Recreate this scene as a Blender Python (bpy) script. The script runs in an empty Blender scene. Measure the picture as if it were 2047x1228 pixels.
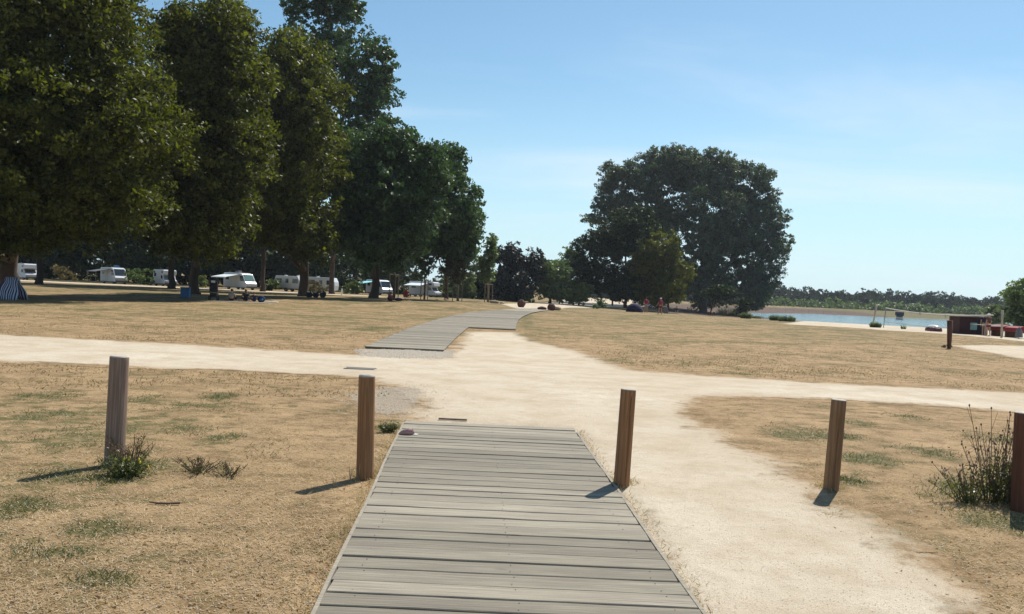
import bpy, bmesh, math, random
import numpy as np
from mathutils import Vector, Matrix

random.seed(7)
rng = np.random.default_rng(7)
SC = bpy.context.scene
COL = SC.collection
R = math.radians

# ------------------------------------------------------------------ camera
CAM_H, FPX, PITCH, ROLL = 1.6, 1650.0, R(1.0), R(2.55)
cd = bpy.data.cameras.new('camera')
cam = bpy.data.objects.new('camera', cd)
COL.objects.link(cam)
SC.camera = cam
cd.sensor_width = 36.0
cd.lens = FPX / 2047.0 * 36.0
cd.clip_start = 0.05
cd.clip_end = 9000.0
_f = Vector((0, math.cos(PITCH), -math.sin(PITCH)))
_r0 = Vector((1, 0, 0)); _u0 = _r0.cross(_f)
_r = _r0 * math.cos(ROLL) + _u0 * math.sin(ROLL)
_u = _u0 * math.cos(ROLL) - _r0 * math.sin(ROLL)
cam.matrix_world = Matrix(((_r.x, _u.x, -_f.x, 0), (_r.y, _u.y, -_f.y, 0), (_r.z, _u.z, -_f.z, CAM_H), (0, 0, 0, 1)))

# ------------------------------------------------------------------ light
SUN_EL, SUN_AZ = R(51.5), R(30.5)           # azimuth from +Y towards +X
SC.view_settings.view_transform = 'Standard'
SC.view_settings.look = 'None'
SC.view_settings.gamma = 1.0
SC.view_settings.use_curve_mapping = False
SC.view_settings.exposure = 0.34
sd_ = bpy.data.lights.new('sun', 'SUN')
sd_.energy = 5.0; sd_.angle = R(0.53); sd_.color = (1.0, 0.94, 0.84)
sun = bpy.data.objects.new('sun', sd_)
COL.objects.link(sun)
sdir = Vector((math.sin(SUN_AZ) * math.cos(SUN_EL), math.cos(SUN_AZ) * math.cos(SUN_EL), math.sin(SUN_EL)))
sun.rotation_euler = sdir.to_track_quat('Z', 'Y').to_euler()
sun.location = (20, 20, 60)

W = bpy.data.worlds.new('World'); SC.world = W; W.use_nodes = True
nt = W.node_tree; nt.nodes.clear()
def N(nt, typ, **kw):
    n = nt.nodes.new(typ)
    for k, v in kw.items():
        if hasattr(n, k): setattr(n, k, v)
        else: n.inputs[k.replace('_', ' ')].default_value = v
    return n
def L(nt, a, b): nt.links.new(a, b)
sky = N(nt, 'ShaderNodeTexSky', sky_type='NISHITA', sun_disc=False)
sky.sun_elevation = SUN_EL; sky.sun_rotation = SUN_AZ
sky.air_density = 1.0; sky.dust_density = 0.3; sky.ozone_density = 2.2; sky.altitude = 50
SKY_STRENGTH = 0.095
bg = N(nt, 'ShaderNodeBackground'); bg.inputs['Strength'].default_value = SKY_STRENGTH
out = N(nt, 'ShaderNodeOutputWorld')
# thin cirrus, drawn by view direction over the whole dome
tc = N(nt, 'ShaderNodeTexCoord')
sep = N(nt, 'ShaderNodeSeparateXYZ'); L(nt, tc.outputs['Generated'], sep.inputs[0])
ad = N(nt, 'ShaderNodeMath', operation='ADD'); L(nt, sep.outputs[2], ad.inputs[0]); ad.inputs[1].default_value = 0.12
dx = N(nt, 'ShaderNodeMath', operation='DIVIDE'); L(nt, sep.outputs[0], dx.inputs[0]); L(nt, ad.outputs[0], dx.inputs[1])
dy = N(nt, 'ShaderNodeMath', operation='DIVIDE'); L(nt, sep.outputs[1], dy.inputs[0]); L(nt, ad.outputs[0], dy.inputs[1])
cb = N(nt, 'ShaderNodeCombineXYZ'); L(nt, dx.outputs[0], cb.inputs[0]); L(nt, dy.outputs[0], cb.inputs[1])
mp = N(nt, 'ShaderNodeMapping'); L(nt, cb.outputs[0], mp.inputs[0])
mp.inputs['Scale'].default_value = (0.55, 1.1, 1); mp.inputs['Rotation'].default_value = (0, 0, R(-14)); mp.inputs['Location'].default_value = (0.3, 0.15, 0)
nz = N(nt, 'ShaderNodeTexNoise'); L(nt, mp.outputs[0], nz.inputs['Vector'])
nz.inputs['Scale'].default_value = 0.8; nz.inputs['Detail'].default_value = 7; nz.inputs['Roughness'].default_value = 0.55; nz.inputs['Distortion'].default_value = 0.6
cr = N(nt, 'ShaderNodeMapRange'); L(nt, nz.outputs[0], cr.inputs[0])
cr.interpolation_type = 'SMOOTHSTEP'
cr.inputs[1].default_value = 0.45; cr.inputs[2].default_value = 0.75; cr.inputs[3].default_value = 0; cr.inputs[4].default_value = 0.5
mx = N(nt, 'ShaderNodeMixRGB', blend_type='MIX'); L(nt, cr.outputs[0], mx.inputs[0])
mx.inputs[2].default_value = (7.2, 8.0, 8.9, 1)
# pale blue haze towards the horizon, all the way round
hz = N(nt, 'ShaderNodeMapRange'); L(nt, sep.outputs[2], hz.inputs[0]); hz.interpolation_type = 'SMOOTHSTEP'
hz.inputs[1].default_value = -.05; hz.inputs[2].default_value = .27; hz.inputs[3].default_value = .85; hz.inputs[4].default_value = .0
mh = N(nt, 'ShaderNodeMixRGB', blend_type='MIX'); L(nt, hz.outputs[0], mh.inputs[0]); mh.inputs[2].default_value = (5.2, 7.0, 8.1, 1)
tn_ = N(nt, 'ShaderNodeMixRGB', blend_type='MULTIPLY'); tn_.inputs[0].default_value = 1; tn_.inputs[2].default_value = (.88, 1.05, 1.01, 1)
L(nt, sky.outputs[0], tn_.inputs[1]); L(nt, tn_.outputs[0], mh.inputs[1]); L(nt, mh.outputs[0], mx.inputs[1])
L(nt, mx.outputs[0], bg.inputs[0]); L(nt, bg.outputs[0], out.inputs[0])

# ------------------------------------------------------------------ terrain
LAKE_Z = -1.2
LAKE = np.array([(44, 131), (50, 124), (60, 125), (66, 115), (75, 107), (95, 94), (130, 87), (300, 72), (520, 160),
                 (420, 330), (200, 335), (150, 305), (134, 292), (110, 298), (88, 264), (65, 231), (52, 175)], float)
def sdist(P, poly):
    """signed distance (inside positive) of points (n,2) to polygon"""
    n = len(poly); best = np.full(len(P), 1e18); ins = np.zeros(len(P), bool)
    for i in range(n):
        a = poly[i]; b = poly[(i + 1) % n]; e = b - a
        w = P - a
        t = np.clip((w @ e) / max(e @ e, 1e-12), 0, 1)
        d = w - t[:, None] * e
        best = np.minimum(best, (d * d).sum(1))
        c = ((a[1] <= P[:, 1]) & (P[:, 1] < b[1])) | ((b[1] <= P[:, 1]) & (P[:, 1] < a[1]))
        with np.errstate(divide='ignore', invalid='ignore'):
            xi = a[0] + (P[:, 1] - a[1]) * (b[0] - a[0]) / (b[1] - a[1])
        ins ^= c & (P[:, 0] < xi)
    s = np.sqrt(best)
    return np.where(ins, s, -s)
def sstep(x): x = np.clip(x, 0, 1); return x * x * (3 - 2 * x)
def wob(X, Y, s):  # cheap smooth pseudo noise, about -1..1
    return (np.sin(X * s + 1.3 * np.sin(Y * s * .7 + 2)) * np.cos(Y * s * 1.1 + 1.7 * np.sin(X * s * .6)) +
            .5 * np.sin(X * s * 2.3 + 4 + np.sin(Y * s * 1.9)) * np.sin(Y * s * 2.7 + 1)) / 1.5
def height(X, Y):
    X = np.asarray(X, float); Y = np.asarray(Y, float)
    P = np.stack([X.ravel(), Y.ravel()], 1)
    d = -sdist(P, LAKE).reshape(X.shape)                 # >0 on land
    z = np.zeros_like(X)
    z += 0.2 * sstep((Y - 60) / 12) * sstep((-X + 2) / 8)
    z += np.where(Y > 200, 2.1, 1.2) * 0 
    far = sstep((Y - 170) / 40)
    land = LAKE_Z + (1.2 + 0.9 * far) * sstep(d / (46 - 14 * far)) + 0.0
    base = np.where(d < 0, LAKE_Z - np.clip(-d * .12, 0, 1.5), land)
    z = z + base
    near = np.clip(1 - np.abs(Y) / 60, 0, 1)
    z += 0.012 * near * wob(X, Y, 1.7) + 0.02 * near * wob(X, Y, .45) * sstep((np.abs(X + 0.05) - 1.2) / 1.5)
    z += 0.03 * sstep((Y - 25) / 30) * wob(X, Y, .13) * sstep((110 - Y) / 20)
    z += 8.0 * sstep((Y - 420) / 400)
    # ground stands a little proud along the sunk boardwalk
    m = (np.abs(X - deck_cx(Y)) < .97) & (Y < _df2[1] + .05)
    z = np.where(m, -0.02, z + np.where((Y < 12), 0.03, 0.03 * sstep((20 - Y) / 8)))
    return z
DECK_A, DECK_B = None, None
def ray(px, py):
    a = (px - 1023.5) / FPX; b = -(py - 614.0) / FPX
    return _f + _r * a + _u * b
def flat(px, py, z=0.0):
    d = ray(px, py); t = (z - CAM_H) / d.z
    return np.array([d.x * t, d.y * t])
_DZ = .052
_dn2 = (flat(622, 1228, _DZ) + flat(1412, 1228, _DZ)) / 2; _df2 = (flat(806, 843, _DZ) + flat(1148, 855, _DZ)) / 2
_dn, _df = _dn2, _df2
_hn = (flat(1412, 1228, _DZ)[0] - flat(622, 1228, _DZ)[0]) / 2; _hf = (flat(1148, 855, _DZ)[0] - flat(806, 843, _DZ)[0]) / 2
def deck_half(Y): return _hn + (Y - _dn2[1]) * (_hf - _hn) / (_df2[1] - _dn2[1])
def deck_cx(Y): return _dn2[0] + (Y - _dn2[1]) * (_df2[0] - _dn2[0]) / (_df2[1] - _dn2[1])
def at(px, py):
    """the place on the ground seen at this pixel of the photograph"""
    d = ray(px, py)
    ts = 2.0 * 1.006 ** np.arange(0, 1000)
    P = np.array([d.x, d.y, d.z])[None] * ts[:, None]
    h = height(P[:, 0], P[:, 1]); k = np.argmax(P[:, 2] + CAM_H < h)
    a, b = ts[max(k - 1, 0)], ts[k]
    for _ in range(18):
        m = (a + b) / 2
        if d.z * m + CAM_H < height(np.array([d.x * m]), np.array([d.y * m]))[0]: b = m
        else: a = m
    return Vector((d.x * b, d.y * b, d.z * b + CAM_H))
def at_dist(px, Y):
    """ground point on the bearing of column px (read at the horizon) at distance Y"""
    hy = 585 + (px - 1023) * 0.0445
    d = ray(px, hy); t = Y / d.y
    x = d.x * t
    return Vector((x, Y, float(height(np.array([x]), np.array([Y]))[0])))
def proj_point(px, py, Y):
    d = ray(px, py); t = Y / d.y
    return Vector((d.x * t, Y, CAM_H + d.z * t))

def poly(pts, extra=()):
    return np.array([list(at(*p)[:2]) for p in pts] + list(extra), float)
PATH = poly([(-260, 655), (0, 669), (250, 683), (500, 697), (735, 712), (893, 715), (912, 695), (937, 664), (1029, 664), (1060, 682), (1150, 702),
             (1250, 740), (1500, 757), (1750, 772), (2047, 786), (2300, 797), (2300, 838), (2047, 824), (1750, 803), (1550, 793),
             (1390, 792), (1370, 830), (1450, 880), (1560, 930), (1660, 1000), (1750, 1060), (1850, 1130), (1990, 1228), (2400, 1500)],
            [(3.4, 0.6), (2.6, -1.5), (.6, -1.5)]) 
_tail = [(1190, 985), (1110, 870), (822, 858), (850, 805), (800, 772), (700, 752), (500, 742), (250, 732), (0, 722), (-260, 705)]
PATH = np.vstack([PATH, poly(_tail)])
ROAD = np.vstack([poly([(1000, 607.5), (1036, 617.5), (1075, 618), (1110, 620), (1130, 616), (1200, 613.5), (1250, 613), (1300, 613)]),
                  [(44, 250), (20, 265)], poly([(1116, 604), (1062, 606)])])
CAMPROAD = np.array([(-190, 112), (-30, 111), (-18, 116), (-18, 122), (-32, 124), (-190, 126)], float)
PITCH_S = poly([(1905, 691), (1960, 690), (2047, 692), (2300, 702), (2300, 760), (2047, 719), (1990, 707), (1930, 698)])
BEACH = np.vstack([poly([(1560, 648), (1640, 652), (1700, 655), (1760, 660), (1850, 665), (1950, 673), (2047, 683), (2300, 708)]),
                   [(170, 60), (170, 95), (130, 92), (95, 99), (75, 112), (66, 120), (60, 130), (50, 129)]])
GRAVEL1 = poly([(728, 700), (890, 702), (884, 716), (815, 716), (735, 712)])
GRAVEL2 = poly([(690, 790), (770, 772), (845, 778), (838, 808), (815, 826), (755, 830)])
# greener patches: pixel centre, half extents, strength
GREEN = [(90, 795, 75, 9, 1), (60, 838, 70, 16, 1), (285, 803, 38, 8, .9), (437, 798, 28, 7, 1), (410, 819, 130, 11, .75), (455, 881, 30, 7, 1.1),
         (380, 868, 45, 9, .7), (150, 880, 90, 30, .8), (20, 1025, 50, 30, 1), (200, 968, 60, 10, .9), (190, 1070, 70, 14, .8), (200, 1172, 45, 14, .7),
         (90, 1115, 70, 12, .6), (95, 960, 60, 14, .8), (250, 950, 70, 20, .8), (775, 858, 28, 10, .9), (1740, 925, 55, 9, 1.2), (1600, 872, 60, 13, .8),
         (1810, 838, 30, 6, .8), (1717, 854, 25, 5, 1), (1690, 880, 20, 5, .8), (1990, 1050, 70, 22, 1.1), (1950, 990, 60, 26, 1.1), (2000, 885, 60, 12, .8), (1855, 910, 50, 9, .7),
         (1700, 968, 25, 6, .7), (745, 657, 60, 9, .8), (640, 662, 60, 8, .6), (1052, 642, 24, 24, .9), (1120, 668, 90, 8, .6), (1430, 732, 70, 6, .5),
         (1240, 722, 60, 6, .5), (1480, 748, 40, 4, .6), (700, 640, 120, 10, .45), (350, 640, 120, 8, .3), (860, 632, 90, 8, .5), (1660, 745, 60, 5, .35), (290, 630, 40, 6, .5),
         (1850, 690, 60, 6, .6), (1400, 645, 160, 7, .45), (1700, 672, 160, 7, .5), (540, 905, 50, 20, .2), (1900, 1000, 50, 20, .5)]
GP = []
for (px, py, rx, ry, s) in GREEN:
    c = flat(px, py); a = flat(px + rx, py); b = flat(px, py + ry); e = flat(px, py - ry)
    GP.append((c[0], (b[1] + e[1]) / 2, abs(a[0] - c[0]), abs(e[1] - b[1]) / 2 + .02, s))
def green_of(X, Y):
    g = np.zeros_like(X)
    for (cx, cy, rx, ry, s) in GP:
        q = ((X - cx) / rx) ** 2 + ((Y - cy) / ry) ** 2
        g = np.maximum(g, s * np.exp(-q * .8))
    lawn = 0.47 * sstep((Y - 18) / 20) + .14 * sstep((Y - 45) / 30) + .13 + .4 * sstep((-X - 1.6) / 2.2) * sstep((11.5 - Y) / 3) * sstep((Y - 3.8) / 2)
    return np.maximum(g, lawn * (.75 + .3 * wob(X, Y, .33) + .35 * wob(X + 9, Y, .8)))
def sand_of(P):
    s = sdist(P, PATH)
    for q in (ROAD, CAMPROAD, PITCH_S, BEACH): s = np.maximum(s, sdist(P, q))
    return s

# ------------------------------------------------------------------ materials
def mat(name, col=(.5, .5, .5), rough=.7, metal=0, spec=None, noise=None, bump=0.0, nscale=8.0, stretch=None, coord='Object', rnd=0.0, trans=0):
    m = bpy.data.materials.new(name); m.use_nodes = True
    t = m.node_tree; b = t.nodes['Principled BSDF']
    b.inputs['Roughness'].default_value = rough; b.inputs['Metallic'].default_value = metal
    if spec is not None: b.inputs['Specular IOR Level'].default_value = spec
    tcn = N(t, 'ShaderNodeTexCoord'); mpn = N(t, 'ShaderNodeMapping'); L(t, tcn.outputs[coord], mpn.inputs[0])
    if stretch: mpn.inputs['Scale'].default_value = stretch
    nn = N(t, 'ShaderNodeTexNoise'); L(t, mpn.outputs[0], nn.inputs['Vector'])
    nn.inputs['Scale'].default_value = nscale; nn.inputs['Detail'].default_value = 6; nn.inputs['Roughness'].default_value = .6
    oi = N(t, 'ShaderNodeObjectInfo')
    va = N(t, 'ShaderNodeVectorMath', operation='ADD'); 
    vs = N(t, 'ShaderNodeMath', operation='MULTIPLY'); L(t, oi.outputs['Random'], vs.inputs[0]); vs.inputs[1].default_value = 37.0
    L(t, mpn.outputs[0], va.inputs[0]); L(t, vs.outputs[0], va.inputs[1]); L(t, va.outputs[0], nn.inputs['Vector'])
    v = noise if noise is not None else .18
    rp = N(t, 'ShaderNodeMapRange'); L(t, nn.outputs[0], rp.inputs[0]); rp.inputs[1].default_value = .25; rp.inputs[2].default_value = .75
    rp.inputs[3].default_value = 1 - v; rp.inputs[4].default_value = 1 + v
    ml = N(t, 'ShaderNodeVectorMath', operation='SCALE'); ml.inputs[0].default_value = col; L(t, rp.outputs[0], ml.inputs['Scale'])
    last = ml.outputs[0]
    if rnd:
        r2 = N(t, 'ShaderNodeMapRange'); L(t, oi.outputs['Random'], r2.inputs[0]); r2.inputs[3].default_value = 1 - rnd; r2.inputs[4].default_value = 1 + rnd
        m2 = N(t, 'ShaderNodeVectorMath', operation='SCALE'); L(t, last, m2.inputs[0]); L(t, r2.outputs[0], m2.inputs['Scale']); last = m2.outputs[0]
    L(t, last, b.inputs['Base Color'])
    if bump:
        bn = N(t, 'ShaderNodeBump'); bn.inputs['Strength'].default_value = bump; bn.inputs['Distance'].default_value = .02
        L(t, nn.outputs[0], bn.inputs['Height']); L(t, bn.outputs[0], b.inputs['Normal'])
    return m

def ground_mat():
    m = bpy.data.materials.new('ground_soil'); m.use_nodes = True; t = m.node_tree; b = t.nodes['Principled BSDF']
    b.inputs['Roughness'].default_value = .95; b.inputs['Specular IOR Level'].default_value = .12
    g = N(t, 'ShaderNodeNewGeometry')
    def noise(sc, det=5, ro=.6, st=None):
        n = N(t, 'ShaderNodeTexNoise'); n.inputs['Scale'].default_value = sc; n.inputs['Detail'].default_value = det; n.inputs['Roughness'].default_value = ro
        if st:
            mm = N(t, 'ShaderNodeMapping'); mm.inputs['Scale'].default_value = st; L(t, g.outputs['Position'], mm.inputs[0]); L(t, mm.outputs[0], n.inputs['Vector'])
        else: L(t, g.outputs['Position'], n.inputs['Vector'])
        return n.outputs[0]
    def rng_(s, a, b_, c=0., d=1., sm=False):
        n = N(t, 'ShaderNodeMapRange'); L(t, s, n.inputs[0])
        for i, v in enumerate((a, b_, c, d)): n.inputs[i + 1].default_value = v
        if sm: n.interpolation_type = 'SMOOTHSTEP'
        return n.outputs[0]
    def math_(op, a, b_):
        n = N(t, 'ShaderNodeMath', operation=op)
        for i, v in enumerate((a, b_)):
            if isinstance(v, (int, float)): n.inputs[i].default_value = v
            else: L(t, v, n.inputs[i])
        return n.outputs[0]
    def mix(f, a, b_):
        n = N(t, 'ShaderNodeMixRGB')
        for i, v in enumerate((f, a, b_)):
            if isinstance(v, (int, float)): n.inputs[i].default_value = v
            elif isinstance(v, tuple): n.inputs[i].default_value = (*v, 1)
            else: L(t, v, n.inputs[i])
        return n.outputs[0]
    nA, nB, nC, nD, nE = noise(.22, 3), noise(1.3, 5), noise(7, 6), noise(42, 4, .7), noise(170, 3, .7)
    nF = noise(2.6, 6, .68, (1, 1.3, 1)); nG = noise(.55, 5, .65)
    at_s = N(t, 'ShaderNodeAttribute', attribute_name='sand'); at_g = N(t, 'ShaderNodeAttribute', attribute_name='green'); at_b = N(t, 'ShaderNodeAttribute', attribute_name='bank')
    at_r = N(t, 'ShaderNodeAttribute', attribute_name='grit')
    # dry lawn and soil
    dry = mix(rng_(nC, .35, .65), (.21, .135, .068), (.36, .248, .138))
    dry = mix(rng_(nB, .38, .66), dry, (.41, .28, .155))
    dry = mix(rng_(nF, .48, .62, 0, .7), dry, (.155, .10, .048))
    dry = mix(rng_(nD, .48, .72, 0, .5), dry, (.47, .35, .205))
    dry = mix(rng_(nD, .28, .45, .6, 0), dry, (.13, .085, .045))
    dry = mix(rng_(nE, .54, .72, 0, .6), dry, (.10, .07, .04))
    dry = mix(rng_(nG, .52, .66, 0, .55), dry, (.16, .115, .058))
    gs = math_('ADD', at_g.outputs['Fac'], math_('MULTIPLY', math_('SUBTRACT', nC, .5), 1.8))
    gs = math_('ADD', gs, math_('MULTIPLY', math_('SUBTRACT', nF, .5), 2.0))
    gs = math_('ADD', gs, math_('MULTIPLY', math_('SUBTRACT', nG, .5), 1.9))
    gs = math_('ADD', gs, math_('MULTIPLY', math_('SUBTRACT', nD, .5), 1.2))
    gm = rng_(gs, .25, .8, 0, .85, True)
    grn = mix(rng_(nD, .3, .7), (.05, .056, .02), (.15, .138, .055))
    col = mix(gm, dry, grn)
    # pale crushed stone
    sand = mix(rng_(nA, .35, .65), (.53, .445, .335), (.61, .54, .43))
    sand = mix(rng_(nB, .42, .72, 0, .75), sand, (.42, .33, .225))
    sand = mix(rng_(nC, .50, .75, 0, .45), sand, (.38, .30, .215))
    sand = mix(rng_(nE, .50, .66, 0, .75), sand, (.22, .17, .125))
    sand = mix(rng_(nE, .30, .42, .4, 0), sand, (.70, .63, .52))
    sm = math_('ADD', at_s.outputs['Fac'], math_('MULTIPLY', math_('SUBTRACT', nB, .5), 1.3))
    sm = math_('ADD', sm, math_('MULTIPLY', math_('SUBTRACT', nC, .5), .7))
    sm = math_('ADD', sm, math_('MULTIPLY', math_('SUBTRACT', nD, .5), .25))
    smk = rng_(sm, -.18, .30, 0, 1, True)
    col = mix(smk, col, sand)
    gt = rng_(math_('ADD', at_r.outputs['Fac'], math_('MULTIPLY', math_('SUBTRACT', nC, .5), .3)), -.05, .12, 0, .8, True)
    grit = mix(rng_(nD, .35, .65), (.22, .18, .14), (.44, .38, .30))
    col = mix(gt, col, grit)
    bk = mix(rng_(nC, .3, .7), (.075, .05, .036), (.15, .10, .072))
    bm = rng_(math_('ADD', at_b.outputs['Fac'], math_('MULTIPLY', math_('SUBTRACT', nB, .5), .4)), .25, .6, 0, 1, True)
    col = mix(bm, col, bk)
    L(t, col, b.inputs['Base Color'])
    bn = N(t, 'ShaderNodeBump'); bn.inputs['Strength'].default_value = .55; bn.inputs['Distance'].default_value = .03
    hsum = math_('ADD', nD, math_('MULTIPLY', nE, .5)); hsum = math_('ADD', hsum, math_('MULTIPLY', nC, 1.5))
    hsum = math_('MULTIPLY', hsum, rng_(smk, 0, 1, 1.0, .7))
    L(t, hsum, bn.inputs['Height']); L(t, bn.outputs[0], b.inputs['Normal'])
    return m
M_GROUND = ground_mat()

def leaf_mat(name, c1, c2, rough=.5, tr=.35, spec=.4):
    m = bpy.data.materials.new(name); m.use_nodes = True; t = m.node_tree
    t.nodes.remove(t.nodes['Principled BSDF']); o = t.nodes['Material Output']
    g = N(t, 'ShaderNodeNewGeometry')
    n = N(t, 'ShaderNodeTexNoise'); L(t, g.outputs['Position'], n.inputs['Vector']); n.inputs['Scale'].default_value = .45; n.inputs['Detail'].default_value = 3
    a = N(t, 'ShaderNodeMath', operation='MULTIPLY'); L(t, g.outputs['Random Per Island'], a.inputs[0]); a.inputs[1].default_value = .55
    s = N(t, 'ShaderNodeMath', operation='MULTIPLY_ADD'); L(t, n.outputs[0], s.inputs[0]); s.inputs[1].default_value = .9; L(t, a.outputs[0], s.inputs[2])
    mr = N(t, 'ShaderNodeMapRange'); L(t, s.outputs[0], mr.inputs[0]); mr.inputs[1].default_value = .35; mr.inputs[2].default_value = 1.1
    mxn = N(t, 'ShaderNodeMixRGB'); L(t, mr.outputs[0], mxn.inputs[0]); mxn.inputs[1].default_value = (*c1, 1); mxn.inputs[2].default_value = (*c2, 1)
    p = N(t, 'ShaderNodeBsdfPrincipled'); L(t, mxn.outputs[0], p.inputs['Base Color']); p.inputs['Roughness'].default_value = rough
    p.inputs['Specular IOR Level'].default_value = spec
    tn = N(t, 'ShaderNodeBsdfTranslucent'); 
    hs = N(t, 'ShaderNodeMixRGB', blend_type='MULTIPLY'); hs.inputs[0].default_value = 1; L(t, mxn.outputs[0], hs.inputs[1]); hs.inputs[2].default_value = (1.5, 1.7, .6, 1)
    L(t, hs.outputs[0], tn.inputs[0])
    ms = N(t, 'ShaderNodeMixShader'); ms.inputs[0].default_value = tr; L(t, p.outputs[0], ms.inputs[1]); L(t, tn.outputs[0], ms.inputs[2])
    L(t, ms.outputs[0], o.inputs[0])
    return m
ML = {
    'ash': leaf_mat('leaf_ash', (.020, .026, .005), (.132, .138, .022), tr=.38, spec=.2),
    'plane': leaf_mat('leaf_plane', (.013, .030, .014), (.08, .135, .052), tr=.28, spec=.3),
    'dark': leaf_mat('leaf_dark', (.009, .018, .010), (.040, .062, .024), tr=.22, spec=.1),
    'willow': leaf_mat('leaf_willow', (.024, .038, .024), (.125, .158, .095), tr=.24, spec=.3),
    'maple': leaf_mat('leaf_maple', (.035, .045, .007), (.16, .16, .022), tr=.38, spec=.2),
    'pine': leaf_mat('leaf_pine', (.008, .013, .012), (.022, .030, .028), tr=.06),
    'bush': leaf_mat('leaf_bush', (.06, .085, .03), (.15, .18, .07), tr=.3),
    'mid': leaf_mat('leaf_mid', (.045, .075, .032), (.15, .20, .085), tr=.32),
    'olive': leaf_mat('leaf_olive', (.035, .035, .018), (.10, .09, .045), tr=.25),
    'tan': leaf_mat('leaf_tan', (.09, .07, .03), (.20, .15, .07), tr=.25),
    'reed': leaf_mat('leaf_reed', (.10, .13, .07), (.19, .22, .13), tr=.2),
    'far': leaf_mat('leaf_far', (.022, .034, .024), (.060, .074, .044), tr=.12, spec=.05, rough=.9),
    'straw': leaf_mat('blade_straw', (.31, .21, .115), (.58, .44, .27), tr=.15, rough=.8),
    'grass': leaf_mat('blade_green', (.03, .05, .014), (.14, .145, .055), tr=.25),
    'lawn': leaf_mat('blade_lawn', (.11, .09, .042), (.30, .22, .125), tr=.2, rough=.8),
}
M_BARK = mat('bark', (.05, .034, .024), .9, noise=.4, bump=.6, nscale=3, stretch=(4, 4, .7))
M_BARKL = mat('bark_pale', (.20, .15, .10), .9, noise=.3, bump=.4, nscale=4, stretch=(4, 4, .7))
M_WHITE = mat('white_paint', (.56, .57, .60), .3, noise=.04, nscale=3)
M_CREAM = mat('cream_paint', (.62, .60, .55), .45, noise=.08, nscale=3)
M_GLASS = mat('dark_glass', (.02, .03, .035), .08, noise=.05, spec=.8)
M_GREEN_GLASS = mat('greenish_glass', (.10, .20, .19), .1, noise=.05, spec=.8)
M_TYRE = mat('tyre_rubber', (.02, .02, .02), .8)
M_GREY = mat('grey_plastic', (.12, .12, .13), .6)
M_STEEL = mat('galvanised_steel', (.30, .29, .28), .5, metal=.6, noise=.2, nscale=30)
M_SILVER = mat('silver_paint', (.45, .47, .50), .3, metal=.4, noise=.05)
M_AWN = mat('awning_fabric', (.55, .62, .64), .9, noise=.06)
M_AWNB = mat('blue_awning_fabric', (.22, .55, .62), .9, noise=.06)
M_WOODP = mat('pole_wood', (.42, .36, .28), .8, noise=.2, stretch=(20, 20, 2), nscale=4)
M_PURP = mat('dark_blue_cloth', (.018, .016, .045), .9)
M_BLUE = mat('blue_plastic', (.02, .12, .28), .5)
M_NAVY = mat('navy_cloth', (.015, .022, .09), .9)
M_BLACK = mat('black_cloth', (.015, .014, .018), .9)
M_SKIN = mat('skin', (.42, .24, .16), .6, noise=.05)
M_PINK = mat('pink_red_cloth', (.33, .025, .07), .9)
M_RED = mat('red_cloth', (.22, .014, .02), .8)
M_CAP = mat('white_cloth', (.80, .78, .75), .9)
M_BEIGE = mat('greige_cloth', (.30, .26, .23), .9)
M_HAIRD = mat('dark_hair', (.03, .02, .015), .7)
M_HAIRB = mat('auburn_hair', (.16, .08, .045), .7)
M_ROCK = mat('red_rock', (.10, .042, .034), .95, noise=.35, bump=.8, nscale=4)
M_ROCKL = mat('pale_rock', (.38, .28, .2), .95, noise=.35, bump=.8, nscale=4)
M_HUT = mat('red_brown_boards', (.05, .014, .014), .85, noise=.25, nscale=6, stretch=(1, 1, 6))
M_HUTL = mat('sage_board', (.24, .38, .36), .7)
M_ROPE = mat('grey_rope', (.42, .42, .38), .9)
M_STONE = mat('gravel_stone', (.34, .30, .245), .9, noise=.45, nscale=30, coord='Object')
M_DOME = mat('pale_pink_plastic', (.36, .20, .19), .28, noise=.12, nscale=20)
M_TWIG = mat('twig', (.15, .09, .06), .9)

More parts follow.
